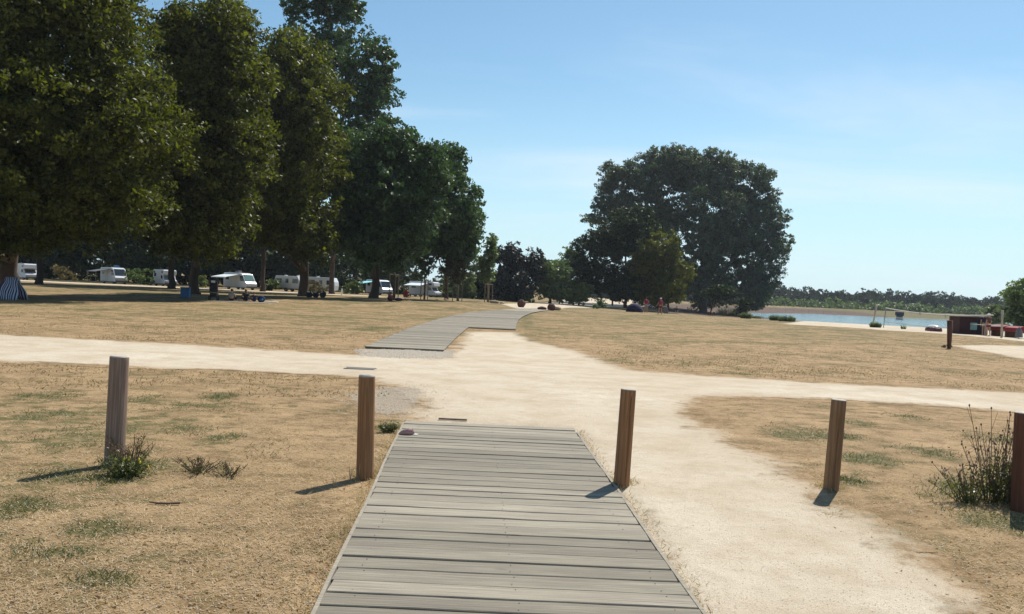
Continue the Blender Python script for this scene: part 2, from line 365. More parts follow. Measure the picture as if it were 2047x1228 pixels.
# plank
def plank_mat():
    m = bpy.data.materials.new('weathered_planks'); m.use_nodes = True; t = m.node_tree; b = t.nodes['Principled BSDF']
    b.inputs['Roughness'].default_value = .85; b.inputs['Specular IOR Level'].default_value = .2
    g = N(t, 'ShaderNodeTexCoord'); oi = N(t, 'ShaderNodeObjectInfo')
    sc = N(t, 'ShaderNodeMath', operation='MULTIPLY'); L(t, oi.outputs['Random'], sc.inputs[0]); sc.inputs[1].default_value = 53
    va = N(t, 'ShaderNodeVectorMath', operation='ADD'); L(t, g.outputs['Object'], va.inputs[0]); L(t, sc.outputs[0], va.inputs[1])
    def no(st, s, d=6, r=.65):
        mm = N(t, 'ShaderNodeMapping'); mm.inputs['Scale'].default_value = st; L(t, va.outputs[0], mm.inputs[0])
        n = N(t, 'ShaderNodeTexNoise'); n.inputs['Scale'].default_value = s; n.inputs['Detail'].default_value = d; n.inputs['Roughness'].default_value = r
        L(t, mm.outputs[0], n.inputs['Vector']); return n.outputs[0]
    grain, fine, blot = no((1.2, 28, 28), 3), no((6, 160, 160), 2), no((1.5, 3, 3), 1.6, 4)
    def mr(s, a, b_, c, d):
        n = N(t, 'ShaderNodeMapRange'); L(t, s, n.inputs[0])
        for i, v in enumerate((a, b_, c, d)): n.inputs[i + 1].default_value = v
        return n.outputs[0]
    def mix(f, a, b_):
        n = N(t, 'ShaderNodeMixRGB')
        for i, v in enumerate((f, a, b_)):
            if isinstance(v, (int, float)): n.inputs[i].default_value = v
            elif isinstance(v, tuple): n.inputs[i].default_value = (*v, 1)
            else: L(t, v, n.inputs[i])
        return n.outputs[0]
    c = mix(mr(blot, .3, .7, 0, 1), (.25, .222, .178), (.36, .325, .25))
    c = mix(mr(grain, .35, .65, .75, 0), c, (.17, .15, .122))
    c = mix(mr(grain, .55, .8, 0, .6), c, (.42, .39, .31))
    c = mix(mr(fine, .55, .75, 0, .45), c, (.14, .12, .10))
    kn = N(t, 'ShaderNodeTexVoronoi'); kn.inputs['Scale'].default_value = 2.2
    km = N(t, 'ShaderNodeMapping'); km.inputs['Scale'].default_value = (1, 3, 1); L(t, va.outputs[0], km.inputs[0]); L(t, km.outputs[0], kn.inputs['Vector'])
    c = mix(mr(kn.outputs['Distance'], .02, .06, .7, 0), c, (.09, .07, .05))
    spl = no((.8, 70, 70), 2, 2)
    c = mix(mr(spl, .66, .70, 0, .8), c, (.07, .055, .045))
    v = mr(oi.outputs['Random'], 0, 1, .74, 1.18)
    ml = N(t, 'ShaderNodeVectorMath', operation='SCALE'); L(t, c, ml.inputs[0]); L(t, v, ml.inputs['Scale'])
    L(t, ml.outputs[0], b.inputs['Base Color'])
    bn = N(t, 'ShaderNodeBump'); bn.inputs['Strength'].default_value = .5; bn.inputs['Distance'].default_value = .006
    L(t, grain, bn.inputs['Height']); L(t, bn.outputs[0], b.inputs['Normal'])
    return m
M_PLANK = plank_mat()

def bollard_mat(name, c1, c2):
    m = bpy.data.materials.new(name); m.use_nodes = True; t = m.node_tree; b = t.nodes['Principled BSDF']
    b.inputs['Roughness'].default_value = .75; b.inputs['Specular IOR Level'].default_value = .25
    g = N(t, 'ShaderNodeTexCoord')
    def no(st, s, d=5):
        mm = N(t, 'ShaderNodeMapping'); mm.inputs['Scale'].default_value = st; L(t, g.outputs['Object'], mm.inputs[0])
        n = N(t, 'ShaderNodeTexNoise'); n.inputs['Scale'].default_value = s; n.inputs['Detail'].default_value = d; n.inputs['Distortion'].default_value = .4
        L(t, mm.outputs[0], n.inputs['Vector']); return n.outputs[0]
    grain, bl = no((60, 60, 1.6), 1.2), no((5, 5, 1.5), 1.5)
    mx1 = N(t, 'ShaderNodeMixRGB'); L(t, bl, mx1.inputs[0]); mx1.inputs[1].default_value = (*c1, 1); mx1.inputs[2].default_value = (*c2, 1)
    mr = N(t, 'ShaderNodeMapRange'); L(t, grain, mr.inputs[0]); mr.inputs[1].default_value = .42; mr.inputs[2].default_value = .62; mr.inputs[3].default_value = .72; mr.inputs[4].default_value = 1.12
    ml = N(t, 'ShaderNodeVectorMath', operation='SCALE'); L(t, mx1.outputs[0], ml.inputs[0]); L(t, mr.outputs[0], ml.inputs['Scale'])
    L(t, ml.outputs[0], b.inputs['Base Color'])
    bn = N(t, 'ShaderNodeBump'); bn.inputs['Strength'].default_value = .7; bn.inputs['Distance'].default_value = .006; L(t, grain, bn.inputs['Height']); L(t, bn.outputs[0], b.inputs['Normal'])
    return m
M_B_BROWN = bollard_mat('bollard_brown', (.24, .115, .052), (.35, .185, .09))
M_B_GREY = bollard_mat('bollard_grey', (.22, .145, .11), (.34, .245, .195))
M_B_DARK = bollard_mat('bollard_dark', (.10, .04, .025), (.17, .075, .045))
M_B_TAN = bollard_mat('bollard_tan', (.20, .11, .055), (.30, .18, .10))
M_B_TOP = mat('end_grain', (.42, .37, .31), .9, noise=.35, nscale=25)

# ------------------------------------------------------------------ mesh helpers
def link(o, parent=None):
    COL.objects.link(o)
    if parent is not None: o.parent = parent
    return o
def tag(o, label=None, cat=None, group=None, kind=None):
    if label: o['label'] = label
    if cat: o['category'] = cat
    if group: o['group'] = group
    if kind: o['kind'] = kind
    return o
def empty(name, loc, rz=0.0):
    o = bpy.data.objects.new(name, None); o.empty_display_size = .3
    link(o); o.location = loc; o.rotation_euler = (0, 0, rz); return o
def np_mesh(name, V, F, m, parent=None, smooth=False, attrs=None, mi=None):
    """V (n,3), F (k,3|4) -> object"""
    me = bpy.data.meshes.new(name)
    V = np.ascontiguousarray(V, np.float32); F = np.ascontiguousarray(F, np.int32); k, s = F.shape
    me.vertices.add(len(V)); me.vertices.foreach_set('co', V.ravel())
    me.loops.add(k * s); me.loops.foreach_set('vertex_index', F.ravel())
    me.polygons.add(k); me.polygons.foreach_set('loop_start', np.arange(0, k * s, s, dtype=np.int32))
    try: me.polygons.foreach_set('loop_total', np.full(k, s, np.int32))
    except Exception: pass
    if smooth: me.polygons.foreach_set('use_smooth', np.ones(k, bool))
    me.update(calc_edges=True)
    if attrs:
        for an, av in attrs.items():
            a = me.attributes.new(an, 'FLOAT', 'POINT'); a.data.foreach_set('value', np.ascontiguousarray(av, np.float32))
    for q in (m if isinstance(m, (list, tuple)) else [m]): me.materials.append(q)
    if mi is not None: me.polygons.foreach_set('material_index', np.ascontiguousarray(mi, np.int32))
    return link(bpy.data.objects.new(name, me), parent)

class MB:
    def __init__(s): s.v = []; s.f = []; s.mi = []
    def poly(s, pts, m=0):
        n = len(s.v); s.v += [tuple(p) for p in pts]; s.f.append(list(range(n, n + len(pts)))); s.mi.append(m)
    def box(s, c, d, rz=0.0, m=0, taper=1.0):
        n = len(s.v); ca, sa = math.cos(rz), math.sin(rz)
        for z in (-.5, .5):
            k = taper if z > 0 else 1
            for x, y in ((-.5, -.5), (.5, -.5), (.5, .5), (-.5, .5)):
                X, Y = x * d[0] * k, y * d[1] * k
                s.v.append((c[0] + X * ca - Y * sa, c[1] + X * sa + Y * ca, c[2] + z * d[2]))
        for q in ((3, 2, 1, 0), (4, 5, 6, 7), (0, 1, 5, 4), (1, 2, 6, 5), (2, 3, 7, 6), (3, 0, 4, 7)):
            s.f.append([n + i for i in q]); s.mi.append(m)
        return s
    def tube(s, pts, rad, n=8, m=0, cap=True):
        pts = [Vector(p) for p in pts]
        rings = []
        for i, p in enumerate(pts):
            a = pts[max(i - 1, 0)]; b = pts[min(i + 1, len(pts) - 1)]
            d = (b - a).normalized() if (b - a).length > 1e-9 else Vector((0, 0, 1))
            e = Vector((1, 0, 0)) if abs(d.x) < .8 else Vector((0, 1, 0))
            u = d.cross(e).normalized(); w = d.cross(u)
            r = rad[i] if isinstance(rad, (list, tuple)) else rad
            k = len(s.v); rings.append(k)
            for j in range(n):
                t = 2 * math.pi * j / n
                s.v.append(tuple(p + (u * math.cos(t) + w * math.sin(t)) * r))
        for a, b in zip(rings, rings[1:]):
            for j in range(n):
                s.f.append([a + j, a + (j + 1) % n, b + (j + 1) % n, b + j]); s.mi.append(m)
        if cap:
            s.f.append([rings[0] + j for j in range(n)][::-1]); s.mi.append(m)
            s.f.append([rings[-1] + j for j in range(n)]); s.mi.append(m)
        return s
    def prism(s, prof, y0, y1, m=0):
        """profile in x,z extruded along y"""
        n = len(s.v); k = len(prof)
        s.v += [(x, y0, z) for x, z in prof] + [(x, y1, z) for x, z in prof]
        s.f.append([n + i for i in range(k)]); s.mi.append(m)
        s.f.append([n + k + i for i in range(k)][::-1]); s.mi.append(m)
        for i in range(k):
            j = (i + 1) % k
            s.f.append([n + i, n + k + i, n + k + j, n + j]); s.mi.append(m)
        return s
    def ell(s, c, r, n=10, k=7, m=0, bump=0.0, seed=0):
        rr = random.Random(seed); b = len(s.v)
        for i in range(k + 1):
            th = math.pi * i / k
            for j in range(n):
                ph = 2 * math.pi * j / n; q = 1 + bump * (rr.random() - .5) * (1 if 0 < i < k else 0)
                s.v.append((c[0] + r[0] * q * math.sin(th) * math.cos(ph), c[1] + r[1] * q * math.sin(th) * math.sin(ph), c[2] + r[2] * q * math.cos(th)))
        for i in range(k):
            for j in range(n):
                a, a2 = b + i * n + j, b + i * n + (j + 1) % n
                s.f.append([a, a + n, a2 + n, a2]); s.mi.append(m)
        return s
    def build(s, name, m, parent=None, smooth=False, bevel=0.0, loc=None):
        me = bpy.data.meshes.new(name); me.from_pydata(s.v, [], s.f); me.update()
        for q in (m if isinstance(m, (list, tuple)) else [m]): me.materials.append(q)
        me.polygons.foreach_set('material_index', s.mi)
        bm = bmesh.new(); bm.from_mesh(me); bmesh.ops.remove_doubles(bm, verts=bm.verts, dist=1e-5)
        bmesh.ops.recalc_face_normals(bm, faces=bm.faces); bm.to_mesh(me); bm.free()
        if smooth: me.polygons.foreach_set('use_smooth', [True] * len(me.polygons))
        o = link(bpy.data.objects.new(name, me), parent)
        if loc is not None: o.location = loc
        if bevel:
            md = o.modifiers.new('bevel', 'BEVEL'); md.width = bevel; md.segments = 2; md.limit_method = 'ANGLE'
        return o

# ------------------------------------------------------------------ ground, path, water
def axis(a0, step0, grow, lim):
    v = [0.0]
    while v[-1] < lim: v.append(v[-1] + step0 + grow * max(0, v[-1] - a0))
    return v
ys = [-y for y in axis(1, .2, .2, 40)[::-1][:-1]] + axis(4, .15, .022, 2500)
xs = axis(3.2, .15, .03, 2500); xs = [-x for x in xs[::-1][:-1]] + xs
GX, GY = np.meshgrid(np.array(xs), np.array(ys))
GZ = height(GX, GY); PP = np.stack([GX.ravel(), GY.ravel()], 1)
A_sand = sand_of(PP); A_green = green_of(PP[:, 0], PP[:, 1]); A_grit = np.maximum(sdist(PP, GRAVEL1), sdist(PP, GRAVEL2))
dl = -sdist(PP, LAKE); A_bank = np.where((PP[:, 1] > 150) & (PP[:, 0] > 20) , 1 - np.clip((dl - 12) / 18, 0, 1), 0) * np.clip((dl + 6) / 4, 0, 1) 
A_bank *= np.clip((225 - PP[:, 0] * 1.0 - 75) / 30, 0, 1)
A_sand = np.clip(A_sand, -5, 5)
A_green = np.where((PP[:, 1] > 170) & (PP[:, 0] > 60), np.maximum(A_green, .45 + .75 * np.clip((PP[:, 0] - 110) / 25, 0, 1)), A_green)
def grid_faces(mask=None):
    h, w = GX.shape; i = np.arange(h * w).reshape(h, w)
    F = np.stack([i[:-1, :-1], i[:-1, 1:], i[1:, 1:], i[1:, :-1]], -1).reshape(-1, 4)
    if mask is not None: F = F[mask[F].any(1)]
    return F
def sheet(name, mask, lift, label=None):
    V = np.stack([GX.ravel(), GY.ravel(), GZ.ravel() + lift], 1); F = grid_faces(mask)
    u, inv = np.unique(F, return_inverse=True); F2 = inv.reshape(F.shape)
    o = np_mesh(name, V[u], F2, M_GROUND, smooth=True, attrs={'sand': A_sand[u], 'green': A_green[u], 'bank': A_bank[u], 'grit': np.clip(A_grit[u], -5, 5)})
    tag(o, kind='structure', label=label); return o
sheet('ground', None, 0, 'dry trampled lawn and soil stretching across the park')
sheet('path', sdist(PP, PATH) > -.05, .004, 'pale crushed stone footpath crossing between the two boardwalks')
sheet('road', sdist(PP, ROAD) > 0, .004, 'pale road bending behind the reddish boulders')
sheet('camp_road', sdist(PP, CAMPROAD) > 0, .004, 'sunlit sandy lane in front of the parked camper vans')
sheet('beach', sdist(PP, BEACH) > 0, .004, 'pale sand beach along the near edge of the lake')
sheet('sand_pitch', sdist(PP, PITCH_S) > 0, .004, 'patch of bare sand beside the short dark post')

mw = bpy.data.materials.new('lake_water'); mw.use_nodes = True; t = mw.node_tree; b = t.nodes['Principled BSDF']
b.inputs['Base Color'].default_value = (.05, .12, .16, 1); b.inputs['Roughness'].default_value = .12; b.inputs['IOR'].default_value = 1.33
g = N(t, 'ShaderNodeNewGeometry'); mm = N(t, 'ShaderNodeMapping'); mm.inputs['Scale'].default_value = (.35, 1, 1); L(t, g.outputs['Position'], mm.inputs[0])
nn = N(t, 'ShaderNodeTexNoise'); nn.inputs['Scale'].default_value = 1.1; nn.inputs['Detail'].default_value = 5; L(t, mm.outputs[0], nn.inputs['Vector'])
bn = N(t, 'ShaderNodeBump'); bn.inputs['Strength'].default_value = .8; bn.inputs['Distance'].default_value = .16; L(t, nn.outputs[0], bn.inputs['Height']); L(t, bn.outputs[0], b.inputs['Normal'])
wv = [(x, y, LAKE_Z) for x, y in ((20, 60), (560, 60), (560, 360), (20, 360))]
o = np_mesh('water', np.array(wv), np.array([[0, 1, 2, 3]]), mw); tag(o, kind='structure', label='blue lake with fine ripples under the far bank')

# ------------------------------------------------------------------ boardwalks
def plank_mesh(length, w, th, seed):
    rr = random.Random(seed); n = len_seg = 8
    mb = MB(); V = []; 
    for i in range(n + 1):
        x = -length / 2 + length * i / n
        if i == 0: x -= rr.uniform(0, .005)
        if i == n: x += rr.uniform(0, .005)
        e0, e1 = rr.uniform(-.0012, .0012), rr.uniform(-.0012, .0012); dz = rr.uniform(-.0012, .0012)
        c = .004
        V += [(x, -w / 2 + e0, -th), (x, -w / 2 + e0, -c + dz), (x, -w / 2 + c + e0, dz), (x, w / 2 - c + e1, dz), (x, w / 2 + e1, -c + dz), (x, w / 2 + e1, -th)]
    F = []
    for i in range(n):
        for j in range(5): a = i * 6 + j; F.append([a, a + 6, a + 7, a + 1][::-1])
    mb.v = V; mb.f = F + [[0, 1, 2, 3, 4, 5], [n * 6 + k for k in (5, 4, 3, 2, 1, 0)]]; mb.mi = [0] * len(mb.f)
    me = bpy.data.meshes.new('plank'); me.from_pydata(mb.v, [], mb.f); me.materials.append(M_PLANK); me.update(); return me
DECK_TOP = .052
deck = empty('boardwalk', (deck_cx(5), 5, 0)); tag(deck, 'weathered grey plank boardwalk in front of the camera between the bollards', kind='structure')
ang = math.atan2(_df2[0] - _dn2[0], _df2[1] - _dn2[1])
pv = [plank_mesh(1.0, w, .03, 10 + i) for i, w in enumerate([.140, .152, .162, .172, .183, .168, .146, .176])]
pw = [.140, .152, .162, .172, .183, .168, .146, .176]
# joint distances read off the photograph near the camera, drawn at random further on
y = _df2[1]; idx = 0; nails = MB(); rr = random.Random(5)
while y > -1.2:
    k = rr.randrange(8); w = pw[k]; gap = rr.choice([.008, .011, .014, .017, .021])
    yc = y - w / 2
    o = bpy.data.objects.new('plank', pv[k]); link(o, deck)
    cx = deck_cx(yc)
    o.location = (cx - deck.location.x + rr.uniform(-.008, .008), yc - 5, DECK_TOP + rr.uniform(-.003, .003))
    o.scale = ((deck_half(yc) - .018) * 2, 1, 1)
    o.rotation_euler = (rr.uniform(-.012, .012), rr.uniform(-.002, .002), rr.uniform(-.0025, .0025) + (math.pi if rr.random() < .5 else 0))
    for jx in (-.8, 0.02, .8):
        for q in (-.3, .3):
            rr.random() < .55 and nails.box((cx - deck.location.x + jx + rr.uniform(-.01, .01), yc - 5 + q * w, DECK_TOP + .0035), (.006, .006, .002), rr.random())
    y -= w + gap
ns = nails.build('screws', M_GREY, deck); ns['kind'] = 'stuff'
for s in (-1, 1):
    m = MB(); yy = -1.2
    pts = []
    while yy < _df2[1]:
        pts.append((deck_cx(yy) - deck.location.x + s * (deck_half(yy) - .004 + .005 * math.sin(yy * 2 + s)), yy - 5, 0)); yy += .7
    for a, b_ in zip(pts, pts[1:]):
        c = ((a[0] + b_[0]) / 2, (a[1] + b_[1]) / 2, DECK_TOP - .038); l = math.dist(a, b_)
        m.box(c, (.022, l + .002, .085), math.atan2(-(b_[0] - a[0]), b_[1] - a[1]))
    m.build('edge_board', M_PLANK, deck)
m = MB()
for jx in (-.8, .02, .8): m.box((jx, -.85, DECK_TOP - .052), (.06, 11.0, .04), -ang)
m.build('joist', M_GREY, deck)
m = MB().box((0, 0, 0), (.34, .03, .02)); o = m.build('timber_offcut', M_BARKL, None, loc=Vector((*at(905, 842)[:2], .055))); o.rotation_euler = (0, 0, -.02)
tag(o, 'short brown timber offcut lying at the far end of the boardwalk', 'timber')

# second boardwalk: follows a curve into the distance
Lp = [(738, 693), (765, 680.5), (790, 669.5), (815, 659.5), (840, 650.5), (870, 641.5), (900, 633.5), (940, 625.5), (980, 620.5), (1030, 617.8), (1085, 616.6)]
Rp = [(888, 703), (912, 677), (937, 656), (1031, 661), (1032.5, 650), (1037, 641), (1046, 634), (1060, 628), (1080, 623.6), (1108, 620.6)]
Lw = [at(*p) for p in Lp]; 
# strand one: left border plus a parallel right border; strand two: the wide part
deck2 = empty('boardwalk', (*at(810, 698)[:2], 0)); tag(deck2, 'far grey plank boardwalk curving towards the boulders and road', kind='structure')
def lerp_poly(P, y):
    for a, b_ in zip(P, P[1:]):
        if (a[1] - y) * (b_[1] - y) <= 0 and a[1] != b_[1]:
            t_ = (y - a[1]) / (b_[1] - a[1]); return a[0] + t_ * (b_[0] - a[0])
    return None
Lg = [(p.x, p.y) for p in [at(*q) for q in Lp]]
Rn = [(p.x, p.y) for p in [at(*q) for q in Rp[:3]]]
Rf = [(p.x, p.y) for p in [at(*q) for q in Rp[3:]]]
Lg[0] = (Lg[0][0], min(Lg[0][1], Rn[0][1]) - .2); Rn[0] = (Rn[0][0], Lg[0][1])
yjoin = (Rn[-1][1] + Rf[0][1]) / 2; Rn[-1] = (Rn[-1][0], yjoin); Rf[0] = (Rf[0][0], yjoin)
y = Lg[0][1] + .1; cnt = 0; D2 = .05
stuff = MB(); yend = max(Lg[-1][1], Rf[-1][1])
while y < yend - .2:
    w = rr.choice(pw); x0 = lerp_poly(Lg, y); x1 = lerp_poly(Rn if y < yjoin else Rf, y)
    if x0 is None: x0 = Lg[-1][0]
    if x1 is None: x1 = Rf[-1][0]
    x0 += rr.uniform(-.03, .03)
    # planks fan round with the bend
    sl = .0
    if x1 - x0 > .3:
        z = height(np.array([(x0 + x1) / 2]), np.array([y]))[0] + D2
        tgt = MB() if cnt < 290 else stuff
        ln = x1 - x0
        if cnt < 290:
            tgt.box((0, 0, -.015), (ln, w, .03)); o = tgt.build('plank', M_PLANK, deck2)
            o.location = ((x0 + x1) / 2 - deck2.location.x, y - deck2.location.y, z + rr.uniform(-.002, .002)); o.rotation_euler = (rr.uniform(-.01, .01), 0, rr.uniform(-.002, .002))
        else: tgt.box(((x0 + x1) / 2 - deck2.location.x, y - deck2.location.y, z - .015), (ln, w, .03))
        cnt += 1
    y += w + rr.choice([.006, .01, .016])
if stuff.v: o = stuff.build('distant_planks', M_PLANK, deck2); o['kind'] = 'stuff'

# drain grate
p = at(720, 738); gr = empty('drain_grate', (p.x, p.y, p.z + .004), R(-2)); tag(gr, 'weathered slatted drain grate set into the pale footpath', 'drain cover')
MB().box((0, -.11, .008), (.58, .03, .016)).build('frame', M_STEEL, gr); MB().box((0, .11, .008), (.58, .03, .016)).build('frame', M_STEEL, gr)
for i in range(14): MB().box((-.27 + i * .0415, 0, .006), (.018, .19, .012)).build('slat', M_STEEL, gr)

# ------------------------------------------------------------------ bollards
def bollard(base, top, h, rad, m, label, crack=None, seed=0, chamfer=.012):
    p = at(*base); q = proj_point(*top, p.y)
    root = empty('bollard', p); tag(root, label, 'bollard', 'wooden bollards across the boardwalk')
    lean = Vector((q.x - p.x, 0, q.z - p.z)); lean.normalize()
    n = 64; rr = random.Random(seed); V = []; F = []; MI = []
    zs = [-.06, 0, .1, .22, .34, .46, .58, .7, .8, .9, .96, 1.0]
    H = (q.z - p.z)
    ph = [rr.uniform(0, 6.28) for _ in range(6)]
    def radius(a, t_):
        r = rad * (1.03 - .05 * t_) * (1 + .012 * math.sin(2 * a + ph[0]) + .008 * math.sin(5 * a + ph[1] + 2 * t_) + .004 * math.sin(13 * a + ph[2]))
        if crack is not None:
            lo, hi, ca = crack
            if lo <= t_ <= hi:
                c = ca + .05 * math.sin(t_ * 9 + ph[3]); dd = abs((a - c + math.pi) % (2 * math.pi) - math.pi)
                if dd < .075: r -= .02 * (1 - dd / .075) ** .5
        return r
    rings = [(t_ * H, t_, 1.0) for t_ in zs] + [(H + chamfer * .5, 1, .97), (H + chamfer, 1, 1 - chamfer / rad * 1.1)]
    for (z, t_, k) in rings:
        for j in range(n):
            a = 2 * math.pi * j / n; r = radius(a, t_) * k
            V.append((r * math.cos(a), r * math.sin(a), z))
    for i in range(len(rings) - 1):
        for j in range(n):
            F.append([i * n + j, i * n + (j + 1) % n, (i + 1) * n + (j + 1) % n, (i + 1) * n + j]); MI.append(1 if i >= len(zs) - 1 else 0)
    me = bpy.data.meshes.new('post'); me.from_pydata(V, [], F); me.materials.append(m); me.materials.append(M_B_TOP)
    me.polygons.foreach_set('material_index', MI); me.polygons.foreach_set('use_smooth', [True] * len(F)); me.update()
    o = link(bpy.data.objects.new('post', me), root)
    cap = MB(); k = (len(rings) - 1) * n
    cap.v = [V[k + j] for j in range(n)] + [(0, 0, H + chamfer + .002)]; cap.f = [[j, (j + 1) % n, n] for j in range(n)]; cap.mi = [0] * n
    c = cap.build('post_top', M_B_TOP, root)
    rot = Vector((0, 0, 1)).rotation_difference(lean)
    root.rotation_mode = 'QUATERNION'; root.rotation_quaternion = rot
    return root
bollard((228, 930), (239, 714), .9, .075, M_B_GREY, 'greyed round wooden bollard with yellow flowered weeds at its foot', seed=1)
bollard((729, 957), (733.5, 753), .85, .068, M_B_BROWN, 'smooth reddish brown bollard left of the boardwalk with grass at its foot', seed=2, chamfer=.02)
bollard((1242, 970), (1256.5, 779), .8, .064, M_B_BROWN, 'brown bollard touching the right edge of the boardwalk', crack=(.1, .95, -1.2), seed=3, chamfer=.006)
bollard((1661, 979), (1677, 800), .8, .062, M_B_TAN, 'tan bollard on the gravel split by a long vertical crack', crack=(.0, .8, -1.65), seed=4, chamfer=.006)
bollard((2044, 1022), (2052, 826), .8, .085, M_B_DARK, 'dark brown bollard beside the tall weed, cut off by the frame', seed=5, chamfer=.006)

# small things on the boardwalk and soil
p = at(816, 883); rt = empty('plastic_cap', (p.x, p.y, DECK_TOP + .004), R(8)); tag(rt, 'small shiny pinkish tapered plastic cap lying on the boardwalk', 'litter')
m = MB(); prof = [(-.105, .004), (-.08, .02), (-.04, .036), (0, .044), (.03, .042), (.05, .03)]
for (a, b_) in zip(prof, prof[1:]): m.tube([(a[0], 0, a[1] * .55), (b_[0], 0, b_[1] * .55)], [a[1], b_[1]], 16, cap=False)
m.build('shell', M_DOME, rt, smooth=True)
MB().tube([(.049, 0, .018), (.062, 0, .017)], [.014, .010], 12).build('nozzle', M_GREY, rt)
MB().ell((.06, 0, .004), (.045, .04, .004), 14, 4).build('rim', M_CREAM, rt, smooth=True)
p = at(328, 1009); m = MB(); m.tube([(-.11, .01, .012), (-.05, -.004, .01), (.03, -.012, .012), (.11, 0, .018)], [.004, .007, .008, .009], 7)
o = m.build('stick', M_TWIG, None, smooth=True, loc=p); tag(o, 'curved brown stick lying on the dry grass', 'stick')

# ------------------------------------------------------------------ grass and gravel
def quads_from(c, t1, t2, w, h):
    """c centre base, t1 width dir, t2 length dir (n,3)"""
    V = np.stack([c - t1 * w, c + t1 * w, c + t2 * h + t1 * w * .15, c + t2 * h - t1 * w * .15], 1).reshape(-1, 3)
    F = np.arange(len(c) * 4).reshape(-1, 4); return V, F
def blades(name, X, Y, hmin, hmax, wmin, wmax, flatness, m, label, parent=None):
    n = len(X); Z = height(X, Y) + .003
    a = rng.uniform(0, 2 * np.pi, n); a2 = rng.uniform(0, 2 * np.pi, n)
    up = rng.uniform(flatness[0], flatness[1], n); hz = np.sqrt(np.clip(1 - up * up, 0, 1))
    t2 = np.stack([np.cos(a) * hz, np.sin(a) * hz, up], 1); t1 = np.stack([np.cos(a2), np.sin(a2), np.zeros(n)], 1)
    t1 = np.cross(t2, np.cross(t1, t2)); t1 /= np.linalg.norm(t1, axis=1)[:, None] + 1e-9
    w = rng.uniform(wmin, wmax, n)[:, None]; h = rng.uniform(hmin, hmax, n)[:, None]
    V, F = quads_from(np.stack([X, Y, Z], 1), t1, t2, w, h)
    o = np_mesh(name, V, F, m, parent)
    if parent is None: tag(o, label, name.replace('_', ' '), kind='stuff')
    return o
def px_sample(n, x0, x1, y0, y1):
    px = rng.uniform(x0, x1, n); py = rng.uniform(y0, y1, n)
    a = (px - 1023.5) / FPX; b = -(py - 614) / FPX
    D = np.array(_f)[None] + a[:, None] * np.array(_r)[None] + b[:, None] * np.array(_u)[None]
    t_ = -CAM_H / D[:, 2]; ok = D[:, 2] < -.012
    X, Y = (D[:, 0] * t_)[ok], (D[:, 1] * t_)[ok]
    return X, Y
def offdeck(X, Y):
    P = np.stack([X, Y], 1)
    m = ~((np.abs(X - deck_cx(Y)) < deck_half(Y) + .02) & (Y < _df2[1] + .05))
    l2 = np.array(Lg + Rf[::-1] + Rn[::-1]); return m & (sdist(P, l2) < -.03)
X, Y = px_sample(230000, -60, 2110, 700, 1300)
P = np.stack([X, Y], 1); s = sand_of(P); k = offdeck(X, Y) & (s < -.15 + .5 * wob(X, Y, 3)) & (rng.random(len(X)) < .55 + .45 * wob(X, Y, 1.9)); 
X, Y = X[k], Y[k]
blades('dry_grass', X, Y, .012, .05, .0012, .0028, (.02, .45), ML['straw'], 'bleached straw and dead grass strewn over the soil around the bollards')
GXs, GYs = [], []
for (cx, cy, rx, ry, st) in GP:
    if cy > 45: continue
    n = int(min(13000, 4200 * st * max(rx * ry, .05) / max(.02, (cy / 7) ** 2 * .35) * .5 + 500))
    a = rng.uniform(0, 2 * np.pi, n); r = np.sqrt(rng.random(n)) * 1.25
    x = cx + rx * r * np.cos(a) + rng.normal(0, .05, n); y_ = cy + ry * r * np.sin(a) + rng.normal(0, .03, n)
    q = rng.random(n) < (.5 + .6 * wob(x, y_, 4)) * (1.3 - .6 * r); GXs.append(x[q]); GYs.append(y_[q])
X = np.concatenate(GXs); Y = np.concatenate(GYs); k = offdeck(X, Y); X, Y = X[k], Y[k]
blades('green_grass', X, Y, .015, .055, .0016, .0036, (.2, .9), ML['grass'], 'low green weeds and grass in scattered patches on the dry soil')
X, Y = px_sample(260000, -60, 2110, 604, 800)
P = np.stack([X, Y], 1); s = sand_of(P); k = offdeck(X, Y) & (s < -.3) & (Y < 85) & (Y > 11) & (rng.random(len(X)) < (.25 + .5 * wob(X, Y, .9)) * np.clip((Y - 9) / 12, .15, 1)) & (sdist(P, LAKE) < -30)
X, Y = X[k], Y[k]
blades('lawn_tufts', X, Y, .02, .06, .003, .008, (.2, .9), ML['lawn'], 'parched tufts covering the lawn beyond the footpath')
# weeds of straw clinging to edges
Y = np.concatenate([rng.uniform(2, 9.5, 1500), rng.uniform(2, 9.5, 900)])
X = deck_cx(Y) + np.where(np.arange(len(Y)) < 1500, -1, 1) * (deck_half(Y) + .01 + np.abs(rng.normal(0, .06, len(Y))))
blades('edge_grass', X, Y, .015, .055, .0012, .003, (.2, .9), ML['straw'], 'dead grass stems along both edges of the near boardwalk')
bx_, by_ = [], []
for (px, py) in ((228, 932), (729, 960), (1242, 973), (1661, 982), (2044, 1024)):
    c = flat(px, py); a = rng.uniform(0, 6.28, 260); r = .07 + np.abs(rng.normal(0, .05, 260)); bx_.append(c[0] + r * np.cos(a)); by_.append(c[1] + r * np.sin(a))
X = np.concatenate(bx_); Y = np.concatenate(by_); k = offdeck(X, Y)
blades('post_foot_grass', X[k], Y[k], .015, .07, .0012, .003, (.35, .95), ML['straw'], 'dead grass growing round the feet of the bollards')
